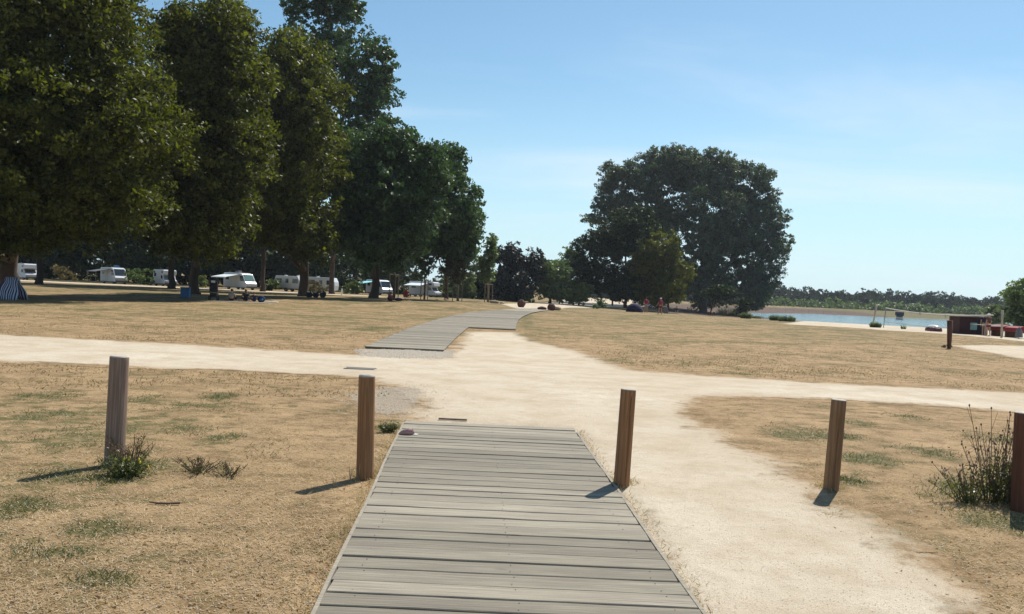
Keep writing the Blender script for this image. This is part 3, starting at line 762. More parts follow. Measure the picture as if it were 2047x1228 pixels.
# gravel
def stones(name, X, Y, smin, smax, label):
    n = len(X); Z = height(X, Y) + .004
    s = rng.uniform(smin, smax, n)
    base = np.array([(1, 0, 0), (0, 1, 0), (-1, 0, 0), (0, -1, 0), (0, 0, .7), (0, 0, -.3)], float)
    sh = base[None] * s[:, None, None] * rng.uniform(.6, 1.2, (n, 6, 1)); a = rng.uniform(0, 6.28, n); c, s2 = np.cos(a)[:, None], np.sin(a)[:, None]
    V = np.stack([sh[..., 0] * c - sh[..., 1] * s2, sh[..., 0] * s2 + sh[..., 1] * c, sh[..., 2]], -1) + np.stack([X, Y, Z], 1)[:, None]
    f = np.array([(0, 1, 4), (1, 2, 4), (2, 3, 4), (3, 0, 4)]); F = (f[None] + (np.arange(n) * 6)[:, None, None]).reshape(-1, 3)
    o = np_mesh(name, V.reshape(-1, 3), F, M_STONE); tag(o, label, 'gravel', kind='stuff')
def inpoly(pl, n, soft):
    lo, hi = pl.min(0) - soft, pl.max(0) + soft
    P = rng.uniform(lo, hi, (n, 2)); d = sdist(P, pl); k = d > -soft * rng.random(n) ** 2; return P[k, 0], P[k, 1]
x, y_ = inpoly(GRAVEL1, 9000, .3); stones('gravel', x, y_, .012, .035, 'grey gravel strip in front of the far boardwalk')
x, y_ = inpoly(GRAVEL2, 2600, .6); stones('gravel', x, y_, .006, .018, 'loose grey gravel behind the reddish bollard by the footpath')
X, Y = px_sample(17000, -40, 2090, 690, 1290); k = offdeck(X, Y); stones('pebbles', X[k], Y[k], .002, .007, 'tiny scattered pebbles and crumbs over path and soil')

X, Y = px_sample(2600, -60, 2110, 730, 1290); k = offdeck(X, Y) & (sand_of(np.stack([X, Y], 1)) < .3); X, Y = X[k], Y[k]
blades('leaf_litter', X, Y, .012, .035, .004, .010, (.0, .25), leaf_mat('dead_leaf', (.10, .05, .025), (.30, .19, .10), rough=.9, spec=.1), 'small dead leaves and chips scattered over the dry soil')
# ------------------------------------------------------------------ foliage
def leaf_cloud(name, C, rad, per, size, m, parent=None, flat_=.7, aspect=.5, droop=0.0):
    """C (n,3) clump centres, rad (n,) clump radius"""
    per = max(3, int(per * .64)); size = size * 1.17
    n = len(C); c = np.repeat(C, per, 0); r = np.repeat(rad, per)
    d = rng.normal(0, 1, (n * per, 3)); d /= np.linalg.norm(d, axis=1)[:, None]
    rr_ = r * rng.random(n * per) ** .45
    pos = c + d * rr_[:, None] * np.array([1, 1, flat_])
    nrm = rng.normal(0, 1, (n * per, 3)) + np.array([0, 0, .5]) + d * .5; nrm /= np.linalg.norm(nrm, axis=1)[:, None]
    ax = rng.normal(0, 1, (n * per, 3)) + np.array([0, 0, -droop * 3]); t2 = ax - (ax * nrm).sum(1)[:, None] * nrm; t2 /= np.linalg.norm(t2, axis=1)[:, None] + 1e-9
    t1 = np.cross(nrm, t2); s = (size * rng.uniform(.6, 1.35, n * per))[:, None]
    V = np.stack([pos - t2 * s * .5, pos + t1 * s * aspect * .5 - t2 * s * .05, pos + t2 * s * .5, pos - t1 * s * aspect * .5 - t2 * s * .05], 1).reshape(-1, 3)
    return np_mesh(name, V, np.arange(len(V)).reshape(-1, 4), m, parent)
def crown_cloud(name, parts, m, parent, flat_, aspect, droop):
    Vs = []
    for C, rad, per, size in parts:
        o = leaf_cloud(name, C, rad, per, size, m, None, flat_, aspect, droop); me = o.data
        v = np.empty(len(me.vertices) * 3, np.float32); me.vertices.foreach_get('co', v); Vs.append(v.reshape(-1, 3)); bpy.data.objects.remove(o); bpy.data.meshes.remove(me)
    V = np.concatenate(Vs); return np_mesh(name, V, np.arange(len(V)).reshape(-1, 4), m, parent)
def lobes_world(lobes, Y, dm=1.15):
    out_ = []
    for lb in lobes:
        px, py, rx, ry = lb[:4]; dz = lb[4] if len(lb) > 4 else 0
        c = proj_point(px, py, Y + dz); k = (Y + dz) / FPX
        out_.append((np.array(c), np.array([rx * k * 1.0, max(rx, ry * .8) * k * dm, ry * k * 1.0])))
    return out_
def clumps(LW, n, cr, shell=.16, seed=0):
    rs = np.random.default_rng(seed); areas = np.array([(r[0] * r[1] * r[2]) ** (2 / 3) for _, r in LW]); cnt = np.maximum(4, (n * areas / areas.sum()).astype(int))
    cs, rs_ = [], []
    for i, (c, r) in enumerate(LW):
        k = cnt[i]; nb = max(5, k // 8)
        d = rs.normal(0, 1, (nb, 3)); d /= np.linalg.norm(d, axis=1)[:, None]
        u = 1 - np.abs(rs.normal(0, shell, nb)); u = np.clip(np.where(rs.random(nb) < .15, rs.random(nb) ** .5, u), .1, 1.0)
        wv_ = 1 + .12 * np.sin(d[:, 0] * 5 + i) * np.cos(d[:, 2] * 6 + 2 * i) + .08 * np.sin(d[:, 1] * 9 + d[:, 2] * 7)
        Bc = d * r * ((u * wv_ - cr / max(r.mean(), .1) * .5)[:, None]); bs = rs.uniform(.6, 1.35, nb)
        j = rs.integers(0, nb, k); off = np.clip(rs.normal(0, 1, (k, 3)), -1.7, 1.7) * np.array([1, 1, .7]) * (cr * 1.25 * bs[j])[:, None]
        P = c + Bc[j] + off; P[:, 2] -= 0.12 * cr * (off[:, :2] ** 2).sum(1) / (cr * cr)
        keep = (((P - c) / (r + cr * .35)) ** 2).sum(1) < 1.16
        for m_, (c2, r2) in enumerate(LW):
            if m_ != i:
                q = (((P - c2) / r2) ** 2).sum(1); keep &= ~((q < .3) & (rs.random(k) < .75))
        cs.append(P[keep]); rs_.append(cr * rs.uniform(.5, 1.15, keep.sum()))
    return np.concatenate(cs), np.concatenate(rs_)
def tree(label, base, lobes, kind, nclump, per, size, cr, trunk_w, cat='tree', name='broadleaf_tree', group=None, Y=None, bark=None, limbs=6, aspect=.5, flat_=.7, droop=0, seed=1, shell=.16, fork=.35, dz=-3.5, dm=1.2):
    p = at(*base) if Y is None else at_dist(base[0], Y)
    root = empty(name, p); tag(root, label, cat, group)
    LW = lobes_world(lobes, p.y + dz, dm)
    LW = [(c - np.array(p), r) for c, r in LW]
    rl = np.random.default_rng(seed + 900); LX = []
    for c, r in LW:
        if r.mean() < 1.2: continue
        for q in range(5):
            d = rl.normal(0, 1, 3); d[2] = abs(d[2]) * .7 if rl.random() < .6 else d[2] * .5; d /= np.linalg.norm(d)
            LX.append((c + d * r * rl.uniform(.78, .98), r.mean() * np.array([1, 1, .85]) * rl.uniform(.20, .36)))
    LC = LW + LX
    C, rad = clumps(LC, nclump, cr, shell, seed)
    g0 = C[:, 2] > .15; C, rad = C[g0], rad[g0]
    # bigger boughs of foliage close to the limbs keep the middle of the crown dense
    LI = [(c, r * .72) for c, r in LW]; C2, rad2 = clumps(LI, max(12, nclump // 3), cr, .3, seed + 500); g2 = C2[:, 2] > .6
    crown_cloud('crown', [(C, rad, per, size), (C2[g2], rad2[g2] * 1.2, max(8, int(per * .7)), size * 1.6)], ML[kind], root, flat_, aspect, droop)
    rr = random.Random(seed); mb = MB(); w = trunk_w
    cen = sum((c * r.prod() for c, r in LW)) / sum(r.prod() for _, r in LW)
    top = max(c[2] - r[2] * .1 for c, r in LW)
    zs = [-.1, .25, .7, 1.5, top * .18, top * .35, top * .6, top * .85]
    zs = sorted(set([z for z in zs if z < top]))
    pts = []
    for i, z in enumerate(zs):
        f = min(1, max(0, z / top)) ** 1.5
        pts.append((cen[0] * f + rr.uniform(-.06, .06) * w * 3 * (i > 1), cen[1] * f, z))
    rads = [w * .5 * ((1.5 if z < .1 else 1.22 if z < .4 else 1.05 if z < 1 else 1) * (1 - .85 * (z / top))) for z in zs]
    mb.tube(pts, rads, 12)
    big = sorted(range(len(LW)), key=lambda i: -LW[i][1].prod())[:limbs]
    for i in big:
        c, r = LW[i]; z0 = min(max(c[2] * fork, top * .12), top * .6)
        f = (z0 / top) ** 1.5; a = Vector((cen[0] * f, cen[1] * f, z0)); b_ = Vector(c); mid = a.lerp(b_, .5) + Vector((0, 0, -.06 * (b_ - a).length))
        rw = w * .5 * (1 - .85 * z0 / top) * .62
        mb.tube([a, mid, b_, b_ + (b_ - mid) * .2], [rw, rw * .62, rw * .32, rw * .1], 7)
        for q in range(3):
            e = b_ + Vector((rr.uniform(-1, 1) * r[0], rr.uniform(-1, 1) * r[1], rr.uniform(-.4, .6) * r[2])) * .55
            mb.tube([mid.lerp(b_, rr.random()), e], [rw * .3, rw * .08], 5)
    mb.build('trunk', bark or M_BARK, root, smooth=True)
    return root

GT = 'tall shade trees over the camping ground'
tree('huge yellow green tree at the left edge, its crown filling the top left corner', (17, 584),
     [(40, 60, 180, 150), (190, 40, 100, 95), (225, 165, 98, 85), (268, 265, 94, 85), (235, 385, 85, 62), (90, 250, 190, 150), (60, 400, 170, 95), (-130, 200, 180, 220), (60, -110, 180, 130), (170, 320, 120, 110), (-60, 430, 150, 80)],
     'ash', 6600, 52, .215, .75, 1.3, name='ash_tree', group=GT, dz=-13, dm=1.7, seed=1, limbs=8)
tree('large yellow green tree with a rounded top just under the upper frame', (389, 588),
     [(440, 80, 78, 70), (375, 115, 70, 80), (480, 150, 60, 80), (400, 225, 95, 110), (370, 350, 75, 110), (440, 320, 95, 120), (400, 450, 90, 75), (455, 30, 40, 38), (345, 60, 35, 40), (485, 260, 50, 80), (330, 440, 50, 60)],
     'ash', 4000, 48, .26, .75, .8, name='ash_tree', group=GT, dz=-13, dm=1.7, seed=2)
tree('rounded yellow green tree overlapping the tall dark one behind its right side', (607, 593),
     [(598, 140, 60, 75), (555, 190, 65, 85), (625, 215, 60, 80), (600, 320, 86, 105), (592, 435, 72, 75), (550, 370, 80, 120), (628, 480, 42, 38), (575, 95, 35, 38), (525, 270, 45, 100), (520, 420, 60, 90)],
     'ash', 3700, 48, .28, .75, 1.05, name='ash_tree', group=GT, dz=-13, dm=1.7, seed=3)
tree('tallest dark tree with a ragged narrow crown rising out of the frame', (663, 588),
     [(588, 20, 26, 42), (640, -10, 40, 75), (692, 0, 42, 80), (650, 100, 68, 80), (757, 120, 28, 75), (705, 165, 82, 90), (752, 225, 44, 62), (700, 290, 85, 95), (690, 400, 62, 90), (700, 480, 50, 50)],
     'plane', 2600, 40, .36, .6, .75, group=GT, dz=-13, dm=1.7, seed=4, shell=.3)
tree('broad dark green tree with a spreading crown and a low forking limb', (747, 596),
     [(800, 292, 56, 52), (752, 330, 80, 78), (832, 345, 52, 66), (722, 385, 66, 88), (790, 400, 88, 88), (745, 470, 68, 62), (822, 468, 52, 50), (850, 400, 40, 60), (868, 345, 40, 50), (700, 320, 40, 60)],
     'plane', 3200, 46, .34, .75, 1.0, group=GT, dz=-13, dm=1.7, seed=5)
tree('dark green tree at the right end of the left row, drooping towards the sky gap', (893, 600),
     [(900, 335, 36, 44), (880, 385, 52, 66), (918, 430, 44, 75), (905, 495, 48, 52), (932, 470, 30, 50), (865, 470, 45, 55)],
     'plane', 1700, 40, .36, .7, .5, Y=118, group=GT, dz=-13, dm=1.7, seed=6, bark=M_BARK)
back = [((78, 568), [(75, 420, 95, 80), (60, 330, 90, 80)], .7, 'forking brown tree trunk just right of the leftmost camper'),
        ((97, 556), [(130, 430, 90, 60), (150, 340, 90, 70)], .95, 'thick brown tree trunk between a camper and a tan bush'),
        ((313, 567), [(310, 430, 60, 60), (300, 340, 60, 70)], .8, 'tree whose trunk stands before the half hidden overcab motorhome'),
        ((343, 577), [(340, 440, 60, 60), (330, 340, 50, 60)], .8, 'tree with a dark trunk left of the blue cool box'),
        ((475, 574), [(480, 430, 60, 60), (490, 340, 60, 80)], .65, 'tree whose red brown trunk crosses a motorhome with a reflecting windscreen'),
        ((525, 583), [(520, 460, 55, 55), (515, 380, 50, 60)], .65, 'slightly leaning tree trunk right of the picnic group'),
        ((583, 578), [(575, 480, 50, 50), (570, 400, 50, 60)], .9, 'tree whose trunk hides the middle of a white caravan')]
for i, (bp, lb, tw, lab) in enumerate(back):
    lb = lb + [(lb[1][0], 300, 82, 90), (lb[1][0], 215, 72, 80)]  # unseen upper crown lobes, added to shade the ground between the rows
    tree(lab, bp, lb, 'dark', 700, 34, .62, 1.3, tw, group=GT, dz=-1, dm=2.6, seed=20 + i, limbs=2)  # crowns stretched in depth so their shade reaches further

GY_ = 'young staked trees along the lane'
def stakes(base, n, h, label, dxs, sp=.5):
    p = at(*base); st = empty('tree_stakes', p); tag(st, label, 'tree stakes', 'wooden stake frames round young trees')
    ps = [(-sp, -.2), (sp, -.2), (.05, sp)][:n]
    for x, y_ in ps: MB().tube([(x, y_, -.05), (x, y_, h)], .055, 8).build('stake', M_BARKL, st)
    for a, b_ in zip(ps, ps[1:] + ps[:1]):
        MB().tube([(a[0], a[1], h - .06), (b_[0], b_[1], h - .06)], .045, 6).build('crossbar', M_WOODP, st)
tree('young slim tree between its stakes in front of the blue awning', (787, 600), [(787, 520, 14, 24), (790, 490, 12, 20)], 'plane', 60, 30, .35, .6, .18, name='young_tree', group=GY_, seed=40, limbs=1)
stakes((787, 600), 3, 2.9, 'stake frame just right of the thick tree in front of the white van', 0)
tree('young slim tree between stakes in front of the right hand awning', (848, 599), [(848, 530, 14, 26), (850, 500, 14, 20)], 'plane', 60, 30, .35, .6, .18, name='young_tree', group=GY_, seed=41, limbs=1)
stakes((848, 599), 3, 2.6, 'stake frame in front of the overcab motorhome awning', 0, .45)
tree('young brownish upright tree under the end of the dark tree row', (915, 602), [(912, 545, 24, 32), (916, 520, 20, 26)], 'olive', 130, 34, .32, .6, .28, name='young_tree', group=GY_, seed=42, limbs=2, bark=M_BARKL)
stakes((914, 602), 3, 2.9, 'stake frame left of the slender columnar tree', 0, .6)
tree('slender columnar tree with a pointed top in the sky gap', (975, 604), [(985, 480, 7, 24), (980, 505, 9, 25), (970, 530, 13, 26), (975, 550, 13, 24)], 'mid', 300, 30, .3, .45, .22, name='columnar_tree', cat='tree', seed=43, limbs=2, bark=M_BARKL)
stakes((976, 605), 3, 2.5, 'stake frame at the foot of the columnar tree', 0, .5)

# right hand clump
tree('great grey green willow forming most of the clump right of the road', (1405, 625),
     [(1240, 345, 44, 26), (1292, 365, 58, 58), (1330, 335, 50, 46), (1400, 350, 66, 52), (1450, 365, 50, 58), (1503, 368, 50, 54), (1532, 430, 44, 58), (1545, 492, 40, 48), (1528, 560, 34, 44),
      (1400, 450, 112, 105), (1475, 500, 88, 105), (1400, 560, 90, 56), (1250, 425, 48, 52), (1192, 437, 28, 11), (1505, 598, 34, 20), (1215, 372, 25, 18), (1300, 440, 70, 60), (1372, 338, 50, 46), (1425, 345, 45, 46), (1222, 405, 36, 34)],
     'willow', 9000, 42, .47, .8, 1.7, name='willow_tree', seed=50, dz=5, dm=1.0, limbs=10, droop=.35, aspect=.38, fork=.2)
tree('dark rounded lime tree at the left side of the clump', (1250, 616),
     [(1250, 475, 68, 66), (1200, 512, 46, 66), (1180, 562, 28, 44), (1285, 450, 38, 48), (1230, 560, 68, 48), (1300, 560, 60, 48), (1165, 530, 16, 36)],
     'dark', 2000, 42, .40, .75, .7, name='lime_tree', dz=-9, seed=51)
tree('small bright yellow green maple standing in front of the clump', (1335, 623),
     [(1318, 500, 42, 44), (1340, 545, 46, 54), (1290, 532, 36, 44), (1322, 588, 50, 28)],
     'maple', 1100, 40, .34, .6, .55, name='maple_tree', dz=-16, dm=.9, seed=52)
tree('thin tree by the lake under the right edge of the willow', (1420, 630), [(1425, 588, 34, 18), (1445, 580, 30, 14)], 'dark', 110, 34, .4, .7, .28, name='thin_tree', seed=53, limbs=1)
tree('low leaning bushy tree sloping towards the reeds', (1470, 633), [(1492, 612, 20, 13), (1480, 622, 12, 9)], 'dark', 80, 34, .35, .5, .3, name='leaning_tree', seed=54, limbs=2)
# middle distance
GM = 'trees behind the road'
tree('very dark broad pine behind the road', (1030, 603), [(1008, 520, 30, 30), (1042, 512, 26, 30), (1062, 538, 28, 38), (1030, 560, 50, 36), (1003, 568, 34, 32)], 'pine', 700, 38, .45, .8, .8, name='pine_tree', Y=150, group=GM, seed=60)
tree('mid green tree between the dark pine and the paler tall one', (1100, 602), [(1102, 555, 36, 40), (1082, 540, 24, 30), (1110, 580, 40, 22)], 'mid', 420, 36, .45, .75, .5, Y=152, group=GM, seed=61)
tree('paler taller tree at the right of the sky gap', (1140, 602), [(1138, 528, 28, 36), (1120, 545, 28, 36), (1150, 570, 32, 32)], 'mid', 420, 36, .42, .75, .5, Y=158, group=GM, seed=62)
tree('bright yellow green bushy tree at the foot of the dark lime', (1158, 602), [(1165, 585, 20, 20), (1150, 590, 20, 16)], 'bush', 160, 34, .4, .6, .3, Y=150, group=GM, seed=63)
tree('small yellow green weeping tree seen through the sky gap', (935, 600), [(935, 562, 15, 26), (930, 580, 16, 18)], 'bush', 130, 34, .4, .6, .3, Y=150, group=GM, seed=64)
tree('round dark tree to the left of the columnar one', (962, 600), [(965, 565, 16, 22), (955, 580, 18, 16)], 'dark', 120, 34, .4, .6, .3, Y=155, group=GM, seed=65)

def bush(label, px, lobes, kind, n, Y, size=.3, name='bush', group=None, seed=1, per=30, cr=.4, cat='bush'):
    p = at_dist(px, Y); LW = [(c - np.array(p), r) for c, r in lobes_world(lobes, Y)]
    C, rad = clumps(LW, n, cr, .3, seed); g0 = C[:, 2] > .05
    o = leaf_cloud(name, C[g0], rad[g0], per, size, ML[kind]); o.location = p
    tag(o, label, cat, group); return o
GB = 'bushes between the camping pitches'
bush('tan and green bush between the two leftmost campers', 130, [(122, 545, 16, 14), (138, 548, 14, 12)], 'tan', 70, 127, group=GB, seed=70)
bush('wide green bush right of the second camper', 280, [(270, 550, 20, 18), (290, 552, 18, 18)], 'mid', 90, 128, group=GB, seed=71)
bush('narrow yellow green bush right of the blue cool box', 405, [(400, 558, 10, 20), (410, 566, 8, 12)], 'bush', 60, 126, group=GB, seed=72)
bush('green bush between the picnic group and the caravan', 548, [(548, 565, 15, 16), (535, 572, 14, 11)], 'bush', 80, 128, group=GB, seed=73)
bush('tan hedge like bush hiding the side of the second caravan', 628, [(618, 576, 14, 12), (634, 578, 14, 11), (646, 579, 10, 10)], 'tan', 90, 124, group=GB, seed=74)
bush('light green bush left of the blue awning', 700, [(698, 578, 13, 13), (716, 572, 14, 18), (708, 582, 18, 9)], 'bush', 100, 136, group=GB, seed=75)
bush('dark low shrub beside the road under the lime tree', 1197, [(1196, 609, 9, 6), (1205, 608, 6, 5)], 'mid', 40, 108, group=None, seed=76)
for i in range(9):
    px = 872 + i * 22
    bush(['rounded green hedge shrub behind the stakes and boulders', 'dark hedge shrub in the row behind the lane'][i % 2] + ', number %s from the overcab motorhome' % ['one', 'two', 'three', 'four', 'five', 'six', 'seven', 'eight', 'nine'][i],
         px, [(px, 588 + i, 16, 14), (px + 8, 592 + i, 12, 11)], ['mid', 'dark', 'mid'][i % 3], 95, 146, size=.4, name='hedge_shrub', group='hedge shrubs behind the lane', seed=80 + i, cat='hedge')
# woodland closing the view behind the campers: one mass
def mass(name, label, lobes, kind, n, Y, size, cr, per=34, seed=3, mirror=None):
    LW = lobes_world(lobes, Y); C, rad = clumps(LW, n, cr, .22, seed)
    zg = height(C[:, 0], C[:, 1]); k = C[:, 2] > zg + .1
    o = leaf_cloud(name, C[k], rad[k], per, size, ML[kind]); tag(o, label, 'woodland', kind='stuff'); return o
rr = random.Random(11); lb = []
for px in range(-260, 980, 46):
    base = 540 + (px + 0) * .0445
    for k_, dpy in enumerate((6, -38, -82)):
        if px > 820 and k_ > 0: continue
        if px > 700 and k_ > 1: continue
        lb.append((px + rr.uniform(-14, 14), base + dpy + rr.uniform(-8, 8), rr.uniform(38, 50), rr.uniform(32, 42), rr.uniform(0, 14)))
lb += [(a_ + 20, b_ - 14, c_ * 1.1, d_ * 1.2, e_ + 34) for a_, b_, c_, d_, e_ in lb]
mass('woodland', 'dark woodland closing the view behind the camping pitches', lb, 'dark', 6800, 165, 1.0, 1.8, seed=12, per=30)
# far shore forest
lb = []
for px in range(1150, 2200, 17):
    hy = 591 + (px - 1150) * .0445
    t_ = (px - 1540) / 500
    top = np.interp(px, [1150, 1540, 1600, 1660, 1700, 1780, 1840, 1900, 1960, 2000, 2200], [33, 41, 36, 32, 33, 37, 37, 36, 30, 33, 36]) + rr.uniform(-4, 4)
    Yo = rr.uniform(0, 50)
    lb.append((px, hy - top + 13, 17, 15, Yo)); lb.append((px + 8, hy - top * .5 + 4, 16, 15, Yo - 10)); lb.append((px, hy - 2, 15, 12, Yo - 25))
mass('far_forest', 'hazy wooded shore beyond the lake', lb, 'far', 12000, 430, 1.0, 1.3, per=24, seed=13)
lb = []
for px in range(1545, 2100, 24):
    hy = 591 + (px - 1150) * .0445
    lb.append((px + rr.uniform(-6, 6), hy + 1 - rr.uniform(0, 6), rr.uniform(12, 20), rr.uniform(7, 13), rr.uniform(-6, 6)))
mass('lakeside_scrub', 'lower greener bushes in front of the far forest', lb, 'mid', 700, 365, .9, 1.8, per=26, seed=14)

# right edge
tree('dark tree cut off by the right edge of the frame', (2052, 668), [(2040, 592, 24, 34), (2062, 600, 44, 50), (2040, 630, 26, 24), (2070, 640, 40, 24)], 'mid', 420, 40, .28, .55, .4, name='lakeside_tree', seed=90, Y=82)
bush('feathery pale willow bush right of the red hut', 1985, [(1985, 628, 17, 20), (1992, 645, 18, 16), (1978, 640, 10, 16)], 'reed', 190, 92, size=.32, name='willow_bush', seed=91)
GR = 'clumps of reeds along the water'
def reeds(label, px, py, w, h, n=400, seed=1):
    p = at(px, py); rs = np.random.default_rng(seed); k = p.y / FPX
    a = rs.uniform(0, 6.28, n); r = np.sqrt(rs.random(n)) * w * k; H = h * k
    B = np.stack([r * np.cos(a), r * np.sin(a) * .6, np.zeros(n)], 1)
    ln = np.stack([r * np.cos(a) / (w * k) * .5 + rs.normal(0, .15, n), rs.normal(0, .2, n), np.ones(n)], 1); ln /= np.linalg.norm(ln, axis=1)[:, None]
    t1 = np.stack([np.cos(a), np.sin(a), 0 * a], 1)
    V, F = quads_from(B, t1, ln, np.full((n, 1), .035), (H * rs.uniform(.5, 1.05, n) * (1 - .4 * (r / (w * k)) ** 2))[:, None])
    o = np_mesh('reed_clump', V, F, ML['reed']); o.location = p; tag(o, label, 'reeds', GR); return o
reeds('pale reed clump nearest the willow, left of the water', 1491, 637, 10, 15, 420, 1)
reeds('short reed clump between the willow and the twin clumps', 1512, 637, 9, 7, 300, 2)
reeds('left of two reed clumps at the lake edge', 1549, 641, 10, 13, 420, 3)
reeds('right and rounder of two reed clumps at the lake edge', 1573, 643, 15, 14, 600, 4)
reeds('reed clump behind the leaning white pole', 1750, 655, 10, 13, 380, 5)
reeds('thin wispy reeds on the sand right of the net post', 1806, 658, 4, 11, 40, 6)
reeds('grey green tall weeds under the willow by the lake', 1455, 632, 20, 22, 500, 7)

# ------------------------------------------------------------------ boulders
def rock(label, base, r, m, seed, group='boulders at the road edge'):
    p = at(*base); mb = MB(); mb.ell((0, 0, r[2] * .8), r, 12, 8, bump=.28, seed=seed); o = mb.build('boulder', m, None, smooth=False, loc=p); tag(o, label, 'boulder', group)
    md = o.modifiers.new('sub', 'SUBSURF'); md.levels = 1; md.render_levels = 1
rock('tall dark red boulder on the left of the road mouth', (1042, 614.5), (.5, .4, .5), M_ROCK, 1)
rock('low flat red stone between the two boulders', (1083, 620), (.48, .3, .20), M_ROCK, 2)
rock('red boulder with a pale flank on the right of the road mouth', (1102, 621), (.42, .4, .38), M_ROCK, 3)
rock('pale pinkish stone leaning on the right boulder', (1113, 620.5), (.5, .4, .22), M_ROCKL, 4)
rock('flat tan rock at the foot of the hedge', (988, 606.5), (.75, .4, .22), M_ROCKL, 5)
rock('small tan rock beside the pale lane', (1004, 607.5), (.35, .3, .14), M_ROCKL, 6)
rock('small tan rock near the front of the overcab motorhome', (891, 600.5), (.28, .2, .12), M_ROCKL, 7)

# ------------------------------------------------------------------ vehicles
def wheel(root, x, y, r=.33):
    w = MB().tube([(x, y - .11, r), (x, y + .11, r)], r, 16).build('wheel', M_TYRE, root)
    MB().tube([(0, -.125, 0), (0, .125, 0)], r * .55, 12).build('rim', M_STEEL, w, loc=(x, y, r))
def window(root, pts, m=None, name='window'):
    """pts: 4 corners; built as a thin raised pane with frame"""
    mb = MB(); c = sum((Vector(p) for p in pts), Vector()) / 4
    n = (Vector(pts[1]) - Vector(pts[0])).cross(Vector(pts[3]) - Vector(pts[0])).normalized() * .02
    a = [Vector(p) + n for p in pts]; b_ = [Vector(p) - n for p in pts]
    mb.poly(a); mb.poly(b_[::-1])
    for i in range(4): j = (i + 1) % 4; mb.poly([a[i], b_[i], b_[j], a[j]])
    return mb.build(name, m or M_GLASS, root)
def motorhome(label, px, Y, rz, kind='sloped', awning=None, Ln=6.2, H=2.75, roofbox=None, glass=None):
    p = at_dist(px, Y); root = empty('motorhome', p, rz); tag(root, label, 'motorhome', 'camper vans and caravans on the pitches')
    hw = 1.05; x0, x1 = -Ln / 2, Ln / 2; root.scale = (.93, .93, .93)
    if kind == 'sloped':      # front at +x
        prof = [(x0, .4), (x0, H - .12), (x0 + .15, H), (x1 - 1.9, H), (x1 - 1.2, H - .18), (x1 - .35, 1.35), (x1, 1.05), (x1 + .02, .38)]
    else:
        prof = [(x0, .4), (x0, H - .1), (x0 + .12, H), (x1 - .9, H), (x1 - .45, H - .15), (x1 - .35, H - .75), (x1 - .6, H - .85), (x1 - 1.05, 1.85), (x1 - .65, 1.15), (x1, .95), (x1 + .03, .38)]
    MB().prism(prof, -hw, hw).build('body', M_WHITE, root, bevel=.06)
    MB().prism([(x0 + .05, .30), (x0 + .05, .42), (x1 - .05, .42), (x1 - .05, .30)], -hw + .02, hw - .02).build('skirt', M_GREY, root)
    gl = glass or M_GLASS
    if kind == 'sloped':
        a, b_ = (x1 - 1.15, H - .26), (x1 - .42, 1.45); o_ = .035
        window(root, [(a[0] + o_, -.85, a[1]), (b_[0] + o_, -.9, b_[1]), (b_[0] + o_, .9, b_[1]), (a[0] + o_, .85, a[1])], gl, 'windscreen')
        sw = [(x1 - 1.75, 2.3), (x1 - 1.0, 2.3), (x1 - .55, 1.45), (x1 - 1.65, 1.45)]
    else:
        a, b_ = (x1 - 1.02, 1.78), (x1 - .68, 1.22); o_ = .035
        window(root, [(a[0] + o_, -.8, a[1]), (b_[0] + o_, -.85, b_[1]), (b_[0] + o_, .85, b_[1]), (a[0] + o_, .8, a[1])], gl, 'windscreen')
        sw = [(x1 - 1.75, 1.8), (x1 - 1.12, 1.8), (x1 - .85, 1.25), (x1 - 1.7, 1.25)]
        window(root, [(x1 - .9, -hw - .01, H - .25), (x1 - 1.5, -hw - .01, H - .25), (x1 - 1.5, -hw - .01, H - .62), (x1 - .9, -hw - .01, H - .62)])
    for s_ in (-1, 1):
        window(root, [(x, s_ * (hw + .01), z) for x, z in sw], name='side_window')
        window(root, [(x0 + .6, s_ * (hw + .01), 2.2), (x0 + 1.5, s_ * (hw + .01), 2.2), (x0 + 1.5, s_ * (hw + .01), 1.6), (x0 + .6, s_ * (hw + .01), 1.6)])
        wheel(root, x1 - 1.0, s_ * (hw - .12)); wheel(root, x0 + 1.4, s_ * (hw - .12))
        MB().ell((x1 - .02, s_ * .75, .82), (.08, .16, .10), 10, 6).build('headlight', M_STEEL, root, smooth=True)
    MB().box((x0 + 2.7, -hw - .012, 1.25), (.62, .02, 1.7)).build('door', M_CREAM, root)
    MB().box((x1 + .02, 0, .5), (.14, 2.0, .24)).build('bumper', M_GREY, root, bevel=.03)
    if roofbox: MB().box((roofbox, .1, H + .18), (.9, .8, .34), taper=.85).build('roof_box', M_BLUE if roofbox > 0 else M_GREY, root, bevel=.04)
    if awning:
        aw, dp, mt = awning
        ax = x0 + 2.4; m = MB(); ye = -hw - dp
        m.poly([(ax - aw / 2, -hw, H - .25), (ax + aw / 2, -hw, H - .25), (ax + aw / 2, ye, H - .75), (ax - aw / 2, ye, H - .75)])
        m.poly([(ax - aw / 2, -hw, H - .28), (ax - aw / 2, ye, H - .78), (ax + aw / 2, ye, H - .78), (ax + aw / 2, -hw, H - .28)])
        m.box((ax, ye, H - .82), (aw, .05, .14)); aw_o = m.build('awning', mt, root)
        for s_ in (-1, 1): MB().tube([(ax + s_ * (aw / 2 - .1), ye + .05, 0), (ax + s_ * (aw / 2 - .1), ye + .05, H - .82)], .03, 6).build('pole', M_STEEL, aw_o)
    return root
motorhome('white motorhome half hidden by the forking trunk near the left edge', 50, 131, R(-38), 'over', Ln=5.8)
motorhome('white sloping nosed motorhome with a slim awning and a blue roof box', 228, 131, R(-42), 'sloped', awning=(3.8, 2.4, M_GREY), roofbox=.6)
motorhome('white overcab motorhome glimpsed between two dark trunks', 330, 130, R(-48), 'over', Ln=5.6, glass=M_GREEN_GLASS)
